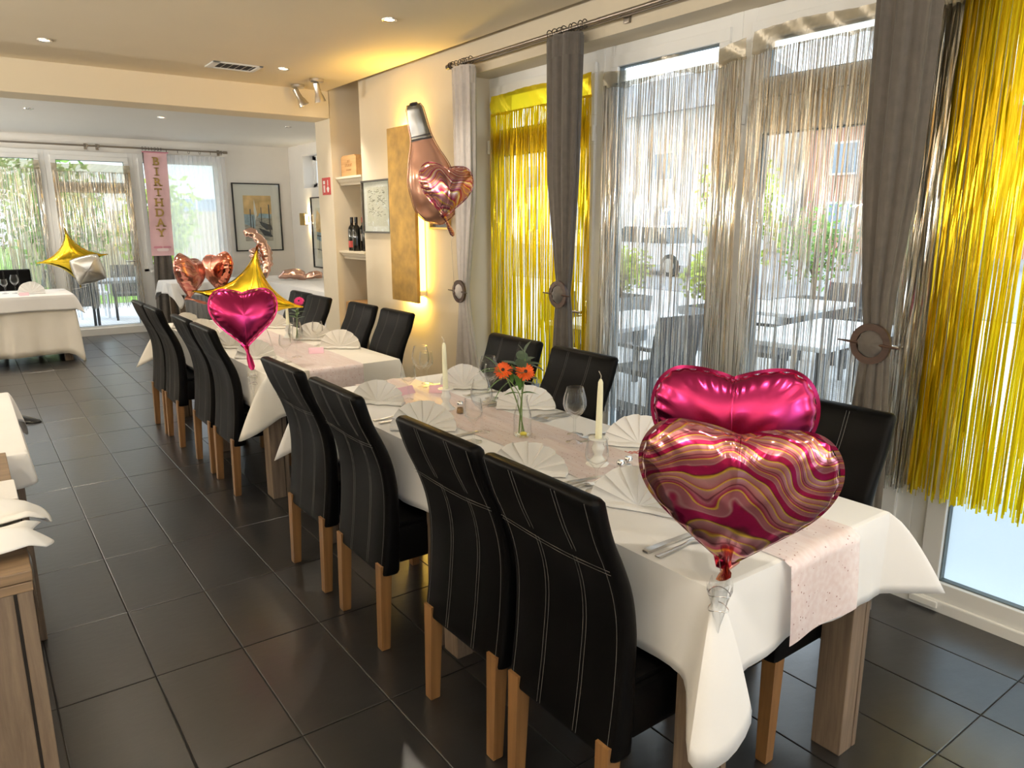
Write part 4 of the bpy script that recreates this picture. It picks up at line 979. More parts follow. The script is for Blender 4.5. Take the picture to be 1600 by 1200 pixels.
for i, (a, b, h, lb) in enumerate([((1.80, 4.53), (2.0, 4.36), .115, 'cream fan napkin at near right place of the second table'), ((1.80, 4.97), (1.99, 4.80), .115, 'cream fan napkin behind a small glass on the second table'),
    ((1.255, 4.50), (1.44, 4.33), .105, 'cream fan napkin beside the tail of the pink heart'), ((1.25, 4.98), (1.42, 4.80), .11, 'cream fan napkin left of the pink heart on second table'),
    ((1.25, 5.62), (1.42, 5.46), .115, 'cream fan napkin third along the left of second table'), ((1.25, 6.10), (1.42, 5.94), .115, 'cream fan napkin farthest on the left of second table'),
    ((1.78, 5.72), (1.96, 5.55), .11, 'cream fan napkin behind the pink flower vase')]):
    napkin(a, b, h, lb, 'linen_cream', seed=20+i)
napkin((.47, 10.02), (.74, 10.02), .13, 'white fan napkin on the far left table', seed=40, z=.7645)

# ------------------------------------------------------------------ glasses
def glass_mesh(h, rb, rbowl, rrim, stem):
    p = [(0, .0), (rb, .0), (rb, .002), (rb*.5, .006), (.0055, .012), (.004, stem*.5), (.0045, stem-.006), (.010, stem), (rbowl*.62, stem+.014), (rbowl*.9, stem+(h-stem)*.28), (rbowl, stem+(h-stem)*.42), (rbowl*.97, stem+(h-stem)*.62), (rrim, h), (rrim-.0012, h), (rbowl*.97-.0014, stem+(h-stem)*.62), (rbowl-.0014, stem+(h-stem)*.42), (rbowl*.88-.001, stem+(h-stem)*.29), (rbowl*.55, stem+.018), (0, stem+.008)]
    return MB().lathe(p, 36, cap0=False, cap1=False).mesh('wine_glass', 'drinking_glass', 55)
BIG, SML = glass_mesh(.212, .037, .0435, .031, .098), glass_mesh(.165, .0335, .036, .030, .078)
def glass(x, y, me, label, z=.7605, group='wine glasses on the front table'):
    o = bpy.data.objects.new('wine_glass', me); COL.objects.link(o); o.location = (x, y, z); tag(o, label, 'glass', group)
glass(1.745, 3.115, BIG, 'large wine glass at far end of front table, left of first candle')
glass(1.815, 3.185, SML, 'small wine glass just behind the far large glass')
glass(1.449, 2.205, SML, 'small wine glass in front of the large one, left of flower bottle')
glass(1.545, 2.29, BIG, 'large wine glass left of the flower bottle')
glass(1.742, 1.972, BIG, 'large wine glass right of the flower bottle')
glass(1.812, 2.05, SML, 'small wine glass standing right behind the large right hand glass')
glass(1.461, 1.550, SML, 'small wine glass in front of the second candle holder')
glass(1.575, 2.93, SML, 'small wine glass rising behind the third left napkin')
glass(1.847, 2.68, BIG, 'large wine glass partly behind the orange flowers')
glass(1.90, 2.73, SML, 'small wine glass behind the flowers, beside its large partner')
G3 = 'wine glasses on the second table'
glass(1.455, 4.19, SML, 'small wine glass nearest the pink heart tail on second table', group=G3)
glass(1.565, 4.31, BIG, 'tall wine glass in front of the pink flower vase', group=G3)
glass(1.825, 4.62, SML, 'small wine glass in front of the second cream napkin', group=G3)
G4 = 'wine glasses on the far left table'
glass(.365, 10.25, SML, 'small wine glass at left edge on the far left table', .7645, G4); glass(.465, 10.2, BIG, 'tall wine glass beside the far left napkin', .7645, G4)

# ------------------------------------------------------------------ candles, flowers, shakers
def candle(x, y, tilt, label, lab2, h=.215):
    t = thing('candle_holder', lab2, 'candle holder', (x, y, .7605), 0, 'white candle holders')
    MB().lathe([(0, 0), (.040, 0), (.041, .004), (.030, .012), (.016, .030), (.014, .038), (.021, .052), (.022, .062), (.016, .074), (.0165, .086), (.034, .091), (.034, .094), (.014, .0945), (.0125, .080), (0, .080)], 28, cap0=False, cap1=False).build('holder_body', 'porcelain', t, smooth=45)
    c = thing('candle', label, 'candle', (x, y, .8415), 0, 'ivory taper candles'); c.rotation_euler = (tilt[1], tilt[0], 0)
    MB().lathe([(0, 0), (.0118, 0), (.0118, .02), (.0095, h*.8), (.0082, h-.012), (.004, h-.002), (0, h)], 20, cap0=False, cap1=False).build('wax_taper', 'wax', c, smooth=50)
    MB().tube([(0, 0, h-.004), (.001, 0, h+.010), (-.004, 0, h+.018), (-.009, .001, h+.026)], .0013, 5).build('wick', 'wick', c)
candle(1.624, 2.685, (-.02, 0), 'ivory taper candle by the pale drape, farther of the front pair', 'white candle holder left of the flower bottle')
candle(1.640, 1.735, (.02, 0), 'ivory taper candle in front of the window chair, nearer of the front pair', 'white candle holder behind a small glass near the balloon')
candle(1.80, 5.10, (0, 0), 'ivory taper candle on the second table by the pink flower', 'white candle holder on the second table', .17)
def shaker(x, y, fill, label):
    t = thing('spice_shaker', label, 'shaker', (x, y, .764), 0, 'salt and pepper shakers')
    MB().lathe([(0, 0), (.0165, 0), (.0175, .003), (.0165, .012), (.012, .033), (.0125, .036)], 20, cap0=False, cap1=False).build('glass_body', 'drinking_glass', t, smooth=50)
    MB().lathe([(0, .002), (.0150, .002), (.0150, .012), (.0115, .024), (0, .025)], 16, cap0=False, cap1=False).build('filling', fill, t, smooth=50)
    MB().lathe([(.0135, .035), (.0138, .046), (.010, .051), (0, .052)], 20, cap1=False).build('cap', 'chrome', t, smooth=45)
shaker(1.633, 2.585, 'pepper', 'pepper shaker beside the far candle holder')
shaker(1.617, 1.605, 'pepper', 'pepper shaker left of the marbled balloon'); shaker(1.665, 1.618, 'salt', 'salt shaker next to the pepper by the marbled balloon')

def gerbera(center, facing, r_, pet, label, foot, group):
    """a cut flower: stem from foot to the head"""
    c = Vector(center); f = Vector(facing).normalized(); q = f.to_track_quat('Z', 'Y').to_matrix().to_4x4(); t = thing('gerbera', label, 'flower', foot, 0, group); off = c-Vector(foot)
    st = spline([(0, 0, 0), (off.x*.35, off.y*.35, off.z*.5), (off.x*.8, off.y*.8, off.z*.85), off-f*.006], 12)
    MB().tube(st, .0028, 6).build('stem', 'stem_green', t, smooth=True)
    m = MB(); rr = random.Random(int(center[0]*1000))
    for lay, (n, L, z0, dz) in enumerate(((22, 1.0, 0, .10), (18, .82, .002, .22), (14, .55, .004, .45))):
        for k in range(n):
            a = 2*PI*(k+lay*.5)/n+rr.uniform(-.06, .06); l_ = r_*L*rr.uniform(.9, 1.05); w_ = r_*.11; pts = []
            for s_, ww in ((.12, .5), (.45, 1), (.8, .95), (1.0, .25)):
                zz = z0+l_*s_*dz-(.25*l_*s_*s_*(1 if lay == 0 else .4)); ca, sa = math.cos(a), math.sin(a)
                pts += [(ca*l_*s_-sa*w_*ww, sa*l_*s_+ca*w_*ww, zz), (ca*l_*s_, sa*l_*s_, zz-.0012), (ca*l_*s_+sa*w_*ww, sa*l_*s_-ca*w_*ww, zz)]
            m.add(pts, [(3*j+i, 3*j+i+1, 3*j+i+4, 3*j+i+3) for j in range(3) for i in range(2)])
    T = Matrix.Translation(off) @ q
    m.xf(T).build('petals', pet, t, smooth=30, fix=False)
    MB().lathe([(0, .008), (r_*.22, .006), (r_*.26, .001), (r_*.2, -.003)], 16, cap0=False).xf(T).build('flower_eye', 'flower_eye', t, smooth=True)
    MB().lathe([(.003, -.010), (r_*.25, -.004), (r_*.3, -.001)], 12, cap0=False, cap1=False).xf(T).build('calyx', 'stem_green', t, smooth=True)
    return t
def vase(x, y, label, s=1.0, group='glass flower bottles', z=.764):
    t = thing('flower_bottle', label, 'vase', (x, y, z), 0, group)
    p = [(0, .0), (.032, 0), (.0345, .004), (.0345, .07), (.033, .085), (.024, .118), (.0195, .135), (.0195, .152), (.0215, .156), (.0205, .158), (.0178, .152), (.0178, .135), (.022, .117), (.031, .084), (.0325, .07), (.0325, .007), (0, .005)]
    MB().lathe([(a*s, b*s) for a, b in p], 32, cap0=False, cap1=False).build('glass_body', 'drinking_glass', t, smooth=50)
    return t
VX, VY, VZ = 1.640, 2.155, .764
vase(VX, VY, 'clear glass flower bottle with two orange gerbera on the runner')
tag(MB().lathe([(0, 0), (.012, .001), (.014, .006), (.008, .011), (0, .012)], 12, cap0=False, cap1=False).build('lemon_slice', 'lemon', None, smooth=True), 'small yellow fruit piece inside the flower bottle', 'fruit').location = (VX-.004, VY-.012, VZ+.006)
fc = Vector((-.45, -.6, .35))
gerbera((1.583, 2.20, 1.018), (-.55, -.6, .45), .036, 'petal_orange', 'orange gerbera, left bloom in the flower bottle', (VX+.008, VY, VZ+.012), 'orange gerbera blooms')
gerbera((1.648, 2.148, 1.013), (-.3, -.75, .35), .038, 'petal_orange', 'orange gerbera with dark eye, right bloom in the flower bottle', (VX-.012, VY+.006, VZ+.010), 'orange gerbera blooms')
def leaf_mb(base, d, L, wd, curl=.25, up=(0, 0, 1)):
    d = Vector(d).normalized(); s = d.cross(Vector(up)).normalized(); n = s.cross(d).normalized(); b = Vector(base); pts = []
    for k in range(6):
        q = k/5; w_ = wd*math.sin(PI*min(1, q*.92+.06))**.8; c = b+d*L*q-n*curl*L*q*q
        pts += [c-s*w_+n*w_*.25, c-n*.0, c+s*w_+n*w_*.25]
    return MB().add(pts, [(3*j+i, 3*j+i+1, 3*j+i+4, 3*j+i+3) for j in range(5) for i in range(2)])
t = thing('foliage_sprig', 'grey green eucalyptus sprig in the orange flower bottle', 'greenery', (VX+.004, VY+.008, VZ+.015))
hub = [(0, 0, 0), (.0, .0, .12), (.012, .004, .22), (.03, .02, .275)]
MB().tube(spline(hub, 12), .002, 5).build('stem', 'stem_green', t, smooth=True); MB().tube(spline([(0, 0, .1), (-.004, .004, .2), (-.03, .03, .26)], 8), .0016, 5).build('stem', 'stem_green', t, smooth=True)
for i, (p, d, L, wd) in enumerate((((.03, .02, .275), (-.2, .1, 1), .045, .013), ((.02, .01, .25), (.6, -.3, .2), .05, .017), ((.012, .006, .235), (-.8, .1, .25), .05, .018), ((.016, .008, .245), (.5, .5, .5), .05, .016), ((.006, .003, .21), (.8, -.5, .0), .045, .015),
        ((-.02, .02, .25), (-.5, .5, .5), .04, .014), ((.008, 0, .20), (.5, -.6, .3), .04, .014), ((.0, 0, .225), (-.4, -.5, .3), .04, .016), ((.025, .015, .265), (.9, .2, .35), .045, .013), ((.0, .02, .25), (-.7, .6, .4), .05, .017), ((.02, .02, .26), (.3, .6, .7), .05, .016), ((.035, .03, .29), (.2, -.1, 1), .04, .014), ((.04, .0, .25), (.9, -.2, -.2), .045, .015), ((-.005, -.005, .24), (-.3, -.2, .8), .045, .016), ((.01, .01, .19), (.9, .1, -.1), .05, .014))):
    leaf_mb(p, d, L*1.35, wd*1.45).build('leaf', 'leaf_grey', t, smooth=30, fix=False)
t = thing('foliage_sprig', 'bright green grassy leaves spreading left from the flower bottle', 'greenery', (VX-.006, VY-.004, VZ+.015), 0)
MB().tube(spline([(0, 0, 0), (-.005, 0, .13), (-.03, .02, .19), (-.075, .05, .245)], 12), .0018, 5).build('stem', 'stem_green', t, smooth=True)
for p, d, L, wd in (((-.075, .05, .245), (-.8, .5, .2), .06, .007), ((-.07, .045, .24), (-.3, .3, .9), .06, .006), ((-.06, .04, .23), (-.9, .3, .45), .065, .007), ((-.05, .03, .215), (-.9, .5, -.3), .07, .008), ((-.04, .02, .20), (-.7, .4, -.5), .08, .007), ((-.03, .02, .19), (.2, .4, .8), .06, .007), ((-.02, .015, .18), (.9, .2, .5), .07, .008),
        ((-.005, 0, .15), (.9, -.3, .25), .055, .010), ((-.005, 0, .15), (-.8, .2, .35), .05, .008), ((-.01, 0, .17), (-.3, -.2, .9), .07, .009), ((-.01, .0, .165), (.4, .3, .8), .07, .010)):
    leaf_mb(p, d, L*1.25, wd*1.35, .4).build('leaf', 'leaf_green', t, smooth=30, fix=False)
vase(1.80, 4.93, 'clear glass flower bottle with a pink bloom on second table')
gerbera((1.835, 4.95, 1.03), (-.4, -.7, .5), .036, 'petal_pink', 'magenta gerbera beside the gold star tip on second table', (1.795, 4.93, .775), 'magenta bloom')
t = thing('foliage_sprig', 'green leaves under the magenta bloom on second table', 'greenery', (1.802, 4.925, .78))
MB().tube([(0, 0, 0), (.0, 0, .2)], .002, 5).build('stem', 'stem_green', t)
for k in range(9):
    a = k*2.4; leaf_mb((0, 0, .13+.008*k), (math.cos(a), math.sin(a), .5), .06, .013).build('leaf', 'leaf_green' if k % 2 else 'leaf_grey', t, smooth=30, fix=False)

# ------------------------------------------------------------------ cutlery and small paper things
def fork_mesh():
    m = MB(); L = .19
    m.rings([[(x, y*w_, zz+.0018*abs(y)) for y in (-1, -.4, .4, 1)]+[(x, y*w_, zz-.0018) for y in (1, -1)] for x, w_, zz in ((0, .008, .003), (.05, .0055, .003), (.10, .004, .006), (.125, .005, .010), (.138, .011, .009), (.15, .012, .006))], True, True, True)
    for k in range(4):
        y = -.0095+k*.00633; m.tube([(.148, y, .006), (.17, y, .004), (.192, y*.95, .009)], [.0022, .0018, .001], 5)
    return m.mesh('fork', 'steel', 40)
def knife_mesh():
    m = MB(); m.rings([[(x, -w_, z0), (x, w_, z0), (x, w_, z1), (x, -w_, z1)] for x, w_, z0, z1 in ((0, .008, 0, .005), (.01, .0095, 0, .007), (.10, .0075, 0, .007), (.108, .009, .001, .005), (.2, .0085, .002, .0035), (.222, .002, .002, .003))], True, True, True)
    return m.mesh('knife', 'steel', 40)
FK, KN = fork_mesh(), knife_mesh()
def cut(me, x, y, rz, label, group='cutlery on the front table', z=.7615):
    o = bpy.data.objects.new(me.name, me); COL.objects.link(o); o.location = (x, y, z); o.rotation_euler = (0, 0, rz); tag(o, label, me.name, group)
cut(KN, 1.268, 1.165, .02, 'knife at the nearest place, farther one of the pair by the balloon'); cut(FK, 1.272, 1.128, .02, 'fork at the nearest place, closer to the cloth edge')
cut(KN, 1.36, 1.66, -.12, 'knife beside the small glass at the second left place'); cut(FK, 1.33, 1.615, -.10, 'fork beside the knife at the second left place')
cut(KN, 1.33, 2.30, .0, 'knife in front of the third left napkin'); cut(FK, 1.28, 2.64, .0, 'fork left of the third left napkin'); cut(FK, 1.28, 2.69, .03, 'second fork left of the third left napkin, farther away')
cut(FK, 2.0, 2.325, PI, 'fork right of the flower bottle at window side'); cut(FK, 2.0, 2.285, PI+.05, 'second fork right of the flower bottle, nearer the camera')
cut(KN, 2.0, 2.60, PI, 'knife left of the napkin behind the flowers'); cut(KN, 2.0, 2.64, PI, 'second knife left of the napkin behind the flowers, farther away')
cut(KN, 1.98, 1.955, PI, 'knife by the window side glasses near the second candle'); cut(FK, 1.98, 1.985, PI, 'fork by the window side glasses near the second candle')
cut(KN, 1.98, 3.13, PI, 'knife behind the far wine glass pair'); cut(FK, 2.0, 2.83, PI, 'fork behind the flower leaves on the window side')
def card(x, y, rz, label, z=.7645, tent=True, mt='pink_card', s=.045, group='pink name cards'):
    t = thing('name_card', label, 'card', (x, y, z), rz, group)
    MB().poly([(-s, 0, 0), (s, 0, 0), (s, .022, .035), (-s, .022, .035)], (0, .0012, 0)).build('front_leaf', mt, t); MB().poly([(-s, .046, 0), (s, .046, 0), (s, .0232, .035), (-s, .0232, .035)], (0, .0012, 0)).build('back_leaf', mt, t)
card(1.75, 2.96, -.6, 'small pink folded card by the far candle'); card(1.62, 3.02, .2, 'small pink folded card behind the small far glass')
card(1.70, 4.34, -.3, 'small pink folded card near the edge of second table'); card(.52, 9.80, 0, 'small pink folded card on the far left table', .7645)
t = thing('paper_lettering', 'small red cut paper lettering on the cloth by the second candle', 'confetti', (1.835, 1.76, .7612), -.5)
MB().tube(spline([(-.035, -.004, .001), (-.028, .010, .001), (-.02, -.006, .001), (-.012, .006, .001), (-.004, -.004, .001), (.004, .006, .001), (.012, -.004, .001), (.02, .008, .001), (.03, -.004, .001)], 40), .0014, 4).build('upper_line', 'red_card', t)
MB().tube(spline([(-.03, -.018, .001), (-.02, -.010, .001), (-.01, -.02, .001), (.0, -.010, .001), (.01, -.02, .001), (.02, -.010, .001), (.034, -.016, .001)], 30), .0013, 4).build('lower_line', 'red_card', t)

# ------------------------------------------------------------------ foil balloons
def facing(P, n, roll=0.0, up=(0, 0, 1)):
    n = Vector(n).normalized(); u = Vector(up); u = (u-n*u.dot(n)).normalized(); x = (-n).cross(u)
    m = Matrix((x, -n, u)).transposed() @ Matrix.Rotation(roll, 3, 'Y')
    return Matrix.Translation(P) @ m.to_4x4()
def to_cam(P, tilt):
    d = (CP-Vector(P)); el = math.atan2(d.z, math.hypot(d.x, d.y))-math.radians(tilt); az = math.atan2(d.y, d.x)
    return Vector((math.cos(el)*math.cos(az), math.cos(el)*math.sin(az), math.sin(el)))
def heart_outline(n, W):
    o = []
    for i in range(n):
        t = 2*PI*i/n; x = 16*math.copysign(abs(math.sin(t))**2.1, math.sin(t)); y = 13*math.cos(t)-5*math.cos(2*t)-2*math.cos(3*t)-math.cos(4*t)
        if min(t, 2*PI-t) < .90: y = 11.95-(11.95-y)*.30
        o.append((x/32*W*1.0, (y+1.5)/32*W))
    return o
def star_outline(n, W, p=.62):
    o = []
    for i in range(n):
        t = 2*PI*i/n; c, s = math.cos(t), math.sin(t); o.append((W/2*math.copysign(abs(c)**(2/p), c), W/2*math.copysign(abs(s)**(2/p), s)))
    return o
def pillow(outline, G=72):
    """pressure surface over a flat outline: sqrt of the solution of Poisson's equation"""
    P = np.array(outline); lo, hi = P.min(0), P.max(0); pad = (hi-lo).max()/G*2; lo, hi = lo-pad, hi+pad; st = (hi-lo).max()/G
    nx, ny = int((hi[0]-lo[0])/st)+2, int((hi[1]-lo[1])/st)+2
    X_, Y_ = np.meshgrid(lo[0]+st*np.arange(nx), lo[1]+st*np.arange(ny), indexing='ij'); ins = np.zeros((nx, ny), bool)
    for (x0, y0), (x1, y1) in zip(P, np.roll(P, -1, 0)):
        c = ((y0 > Y_) != (y1 > Y_)); xx = x0+(Y_-y0)*(x1-x0)/((y1-y0) if abs(y1-y0) > 1e-12 else 1e-12); ins ^= c & (X_ < xx)
    u = np.zeros((nx, ny))
    for _ in range(1400):
        v = .25*(np.roll(u, 1, 0)+np.roll(u, -1, 0)+np.roll(u, 1, 1)+np.roll(u, -1, 1)+1); u = np.where(ins, v, 0)
    u /= u.max()
    def h(x, z):
        a, b = (x-lo[0])/st, (z-lo[1])/st; i, j = int(a), int(b); a -= i; b -= j
        return math.sqrt(max(0, (u[i, j]*(1-a)+u[i+1, j]*a)*(1-b)+(u[i, j+1]*(1-a)+u[i+1, j+1]*a)*b))
    return h
def inflate(outline, T, NR=22, pucker=.16, npk=34, seamw=.007, pw=2.3, q=.55, seed=0, split=False):
    n = len(outline); rr = random.Random(seed); ph = [rr.uniform(0, 6.3) for _ in range(6)]
    hf = pillow(outline)
    def side(sg):
        rings = []
        for k in range(NR+1):
            t = 1-(1-k/NR)**1.35; ring = []
            for j, (x, z) in enumerate(outline):
                a = j/n*2*PI
                wr = 1+pucker*max(0, (t-.70)/.30)**1.3*math.sin(npk*a+ph[0]+1.5*math.sin(3*a+ph[1]))*(.6+.4*math.sin(7*a+ph[2]))
                wr *= 1+.05*math.sin(5*a+ph[3])*t
                h = T*hf(x*t, z*t)*min(1, (1-t)/.04)**.5*wr; sc_ = 1-.012*max(0, (t-.8)/.2)*(1+math.sin(npk*a+ph[0]))
                ring.append((x*t*sc_, sg*(h+.0006), z*t*sc_))
            rings.append(ring)
        return rings
    m = MB()
    for i, sg in enumerate((-1, 1)):
        m.cur = i if split else 0
        rs = side(sg); c = len(m.v); m.add([rs[0][0]]+[p for r in rs[1:] for p in r], [(0, 1+j, 1+(j+1) % n) for j in range(n)]+[(1+(k*n)+j, 1+k*n+(j+1) % n, 1+(k+1)*n+(j+1) % n, 1+(k+1)*n+j) for k in range(NR-1) for j in range(n)])
    m.cur = 0
    # seam flange
    L = sum(math.dist(outline[j], outline[j-1]) for j in range(n)); cx = 0
    def nrm(j):
        a, b = outline[j-1], outline[(j+1) % n]; d = (b[1]-a[1], a[0]-b[0]); l = math.hypot(*d) or 1; return d[0]/l, d[1]/l
    sg = 1
    area_ = sum(outline[j-1][0]*outline[j][1]-outline[j][0]*outline[j-1][1] for j in range(n)); sg = 1 if area_ > 0 else -1
    r0, r1 = [], []
    for j, (x, z) in enumerate(outline):
        nx, nz = nrm(j); y = .0007*math.sin(11*j/n*2*PI+ph[0]); f = .99
        r0.append((x*f, 0, z*f)); r1.append((x+nx*sg*seamw, y, z+nz*sg*seamw))
    m.rings([r0, r1], True)
    return m
def heart_balloon(label, P, n, W, mt, roll=0, T=.17, tail=(0, 0, 0), cat='balloon', group='foil heart balloons', seed=0, npk=34, string=None, tail_mat=None):
    t = thing('heart_balloon', label, cat, P, 0, group); Mx = facing((0, 0, 0), n, roll)
    inflate(heart_outline(150, W), T*W, npk=npk, seed=seed).xf(Mx).build('envelope', mt, t, smooth='all')
    tip = Mx @ Vector((0, 0, -17*W/32+1.5*W/32-.004)); tl = Vector(tail)-Vector(P); mid = (tip+tl)/2
    # flattened neck with filling tab
    m = MB(); d = (tl-tip).normalized(); s = d.cross(Mx.to_3x3() @ Vector((0, 1, 0))).normalized(); nn = d.cross(s)
    prof = [(-.03, .026, .014), (.0, .013, .009), (.25, .008, .007), (.5, .015, .003), (.85, .017, .0016), (1, .008, .001)]
    L = (tl-tip).length
    m.rings([[tip+d*(f*L if f > 0 else f)+s*math.cos(a)*w_+nn*math.sin(a)*h_ for a in (2*PI*k/14 for k in range(14))] for f, w_, h_ in prof], True, True, True)
    m.build('neck', tail_mat or mt, t, smooth=50)
    if string:
        MB().tube(spline([Vector(p)-Vector(P) for p in string], 24), .0014, 5).build('ribbon', 'foil_white', t)
    return t
def clip(P, label):
    t = thing('balloon_clip', label, 'balloon clip', P, 0, 'clear balloon clips')
    MB().lathe([(.003, -.085), (.006, -.06), (.014, -.03), (.019, .0), (.017, .02), (.021, .035)], 20, cap0=True, cap1=False).build('cone', 'clear_plastic', t, smooth=True)
    for i in range(9):
        a = 2*PI*i/9; c_, s_ = math.cos(a), math.sin(a)
        m = MB()
        m.rings([[(c_*r_-s_*w_*k, s_*r_+c_*w_*k, z) for k in (-1, 0, 1)] for r_, w_, z in ((.016, .002, -.01), (.022, .007, .012), (.027, .008, .026), (.028, .005, .040), (.026, .001, .050))], False)
        m.build('petal', 'clear_plastic', t, smooth=True, fix=False)
    for r_, z in ((.024, .018), (.022, -.018)):
        MB().tube([(r_*math.cos(2*PI*k/28), r_*math.sin(2*PI*k/28), z+.004*math.sin(4*PI*k/28)) for k in range(29)], .0011, 5).build('wire_ring', 'chrome', t)
clip((1.243, .920, .748), 'clear plastic balloon clip on the near corner of the front cloth')
clip((1.155, 3.862, .748), 'clear plastic balloon clip on the near corner of the second cloth')
P = (1.282, .926, .983)
heart_balloon('large pink marbled heart balloon with gold veins nearest the camera', P, to_cam(P, 35), .405, 'foil_marble', roll=.03, T=.145, tail=(1.254, .922, .792), seed=1, npk=30, tail_mat='foil_copper')
P = (1.500, 1.104, 1.040)
heart_balloon('plain magenta heart balloon right behind the marbled one', P, to_cam(P, 14), .392, 'foil_pink', roll=-.02, T=.17, tail=(1.285, .955, .80), seed=2, npk=36, string=[(1.45, 1.09, .86), (1.36, 1.02, .82), (1.27, .94, .80)])
P = (1.198, 4.068, 1.062)
heart_balloon('magenta heart balloon tied at the near corner of the second table', P, to_cam(P, -4), .345, 'foil_pink', T=.17, tail=(1.165, 3.88, .80), seed=3)
P = (2.548, 4.155, 1.762)
heart_balloon('pale pink marbled heart balloon overlapping the bottle balloon', P, Matrix.Rotation(.35, 3, 'Z') @ to_cam(P, -6), .36, 'foil_marble_soft', roll=.10, T=.15, tail=(2.60, 4.16, 1.47), seed=4, string=[(2.60, 4.16, 1.48), (2.59, 4.17, 1.42), (2.62, 4.20, 1.20), (2.66, 4.27, 1.09)])
P = (1.507, 6.53, 1.125)
n_ = to_cam(P, 0); heart_balloon('dusky marbled heart balloon turned sideways, left of its copper twin', P, Matrix.Rotation(1.0, 3, 'Z') @ n_, .38, 'foil_marble_dusk', roll=.25, T=.2, tail=(1.60, 6.42, .90), seed=5, string=[(1.60, 6.42, .91), (1.64, 6.38, .84), (1.66, 6.35, .77)])
P = (1.787, 6.71, 1.138); n_ = to_cam(P, 0)
heart_balloon('shiny copper heart balloon turned sideways, behind the gold star', P, Matrix.Rotation(-.9, 3, 'Z') @ n_, .37, 'foil_copper', roll=-.15, T=.2, tail=(1.70, 6.55, .90), seed=6, string=[(1.70, 6.55, .91), (1.68, 6.45, .83), (1.66, 6.36, .77)])
def star_balloon(label, P, n, W, mt, roll, T=.11, seed=0, p=.62, string=None, asp=1.0, split=None):
    t = thing('star_balloon', label, 'balloon', P, 0, 'foil star balloons'); m = inflate([(x*asp, z) for x, z in star_outline(160, W, p)], T*W, pucker=.10, npk=40, seamw=.006, seed=seed, q=.7, pw=1.7, split=bool(split)).xf(facing((0, 0, 0), n, roll))
    m.build('envelope', [mt, split] if split else mt, t, smooth='all')
    if string: MB().tube(spline([Vector(p_)-Vector(P) for p_ in string], 20), .0015, 5).build('ribbon', 'foil_white', t)
P = (1.452, 4.788, 1.08)
star_balloon('gold four pointed star balloon behind the magenta heart', P, to_cam(P, 20), .70, 'foil_gold', .20, T=.15, seed=3, p=.60, asp=.95, string=[(1.50, 4.75, .98), (1.54, 4.74, .86), (1.56, 4.73, .765)])
P = (1.130, 10.73, 1.12)
star_balloon('gold four pointed star balloon by the far terrace door', P, to_cam(P, 18), .78, 'foil_gold', -.12, T=.13, seed=4, p=.60)
P = (1.235, 10.35, 1.00)
star_balloon('white crumpled star balloon hanging in front of the far gold star', P, to_cam(P, 10), .42, 'foil_white', .55, T=.15, seed=5, p=1.15, string=[(1.2, 10.35, .80), (1.08, 10.3, .78), (.9, 10.28, .768)])
# champagne bottle balloon
top, bot = Vector((2.585, 4.60, 2.31)), Vector((2.655, 4.40, 1.545))
t = thing('bottle_balloon', 'leaning rose champagne bottle balloon with silver neck by the pale drape', 'balloon', (top+bot)/2); ax = (top-bot); L = ax.length
vd = (CP-(top+bot)/2).normalized(); Mx = facing((0, 0, 0), vd, 0, up=ax)
BP = [(0, .0), (.02, .035), (.05, .085), (.10, .122), (.18, .150), (.30, .158), (.42, .150), (.52, .128), (.60, .104), (.68, .080), (.75, .066), (.80, .063), (.86, .060), (.93, .055), (.97, .052), (1.0, .040)]
def brings(f0, f1, grow=0.0, n=56, N=30):
    out = []
    for k in range(N+1):
        f = lerp(f0, f1, k/N); r_ = smoothi(BP, f)+grow; out.append([(r_*math.cos(2*PI*j/n)*(1+.012*math.sin(9*f*PI+3*j/n*2*PI)), .52*r_*math.sin(2*PI*j/n)*(1+.05*math.sin(31*f)*abs(math.cos(2*PI*j/n))), (f-.5)*L) for j in range(n)])
    return out
MB().rings(brings(0, .73), True, True, True).xf(Mx).build('bottle_body', 'foil_rose_body', t, smooth='all')
MB().rings(brings(.725, 1.0, .0005), True, True, True).xf(Mx).build('foil_neck', 'foil_silver', t, smooth='all')
for f in (.715, .745): MB().rings(brings(f, f+.010, .0018, N=2), True).xf(Mx).build('neck_band', 'foil_dark_band', t, smooth='all')
MB().lathe([(0, -.01), (.028, -.008), (.032, .0), (.026, .012), (0, .016)], 18).xf(Mx @ Matrix.Translation((0, 0, L/2))).build('tied_tip', 'foil_dark_band', t, smooth=True)
rs = brings(0, 1, .006); pts = [r[0] for r in rs]+[r[28] for r in reversed(rs)]
MB().tube([Mx @ Vector(p) for p in pts], .0035, 5).build('seam', 'foil_rose_body', t, smooth=True)
# rose gold number balloons
def tube_balloon(label, pts, rad, mt, loc, seed=0, group='rose gold number balloons'):
    t = thing('number_balloon', label, 'balloon', loc, 0, group); sp = spline([Vector(p)-Vector(loc) for p in pts], 40); rr = random.Random(seed); rs = []
    for i in range(41):
        q = i/40; rs.append(interp(rad, q)*(1+.07*math.sin(q*34+seed)))
    m = MB().tube(sp, rs, 18)
    m.v = [(x+.008*math.sin(z*70+y*40), y+.008*math.sin(x*60+seed), z+.006*math.sin(x*55+y*45)) for x, y, z in m.v]
    m.build('envelope', mt, t, smooth='all'); return t
P = (3.36, 10.40, 1.10)
t = tube_balloon('rose gold number balloon standing bent on the buffet edge', [(3.20, 10.56, 1.40), (3.27, 10.52, 1.425), (3.33, 10.47, 1.37), (3.39, 10.42, 1.27), (3.43, 10.38, 1.15), (3.43, 10.36, 1.03), (3.40, 10.34, .92), (3.37, 10.34, .80)], [(0, .03), (.06, .055), (.5, .075), (.75, .07), (.92, .05), (1, .015)], 'foil_rose', P, 1)
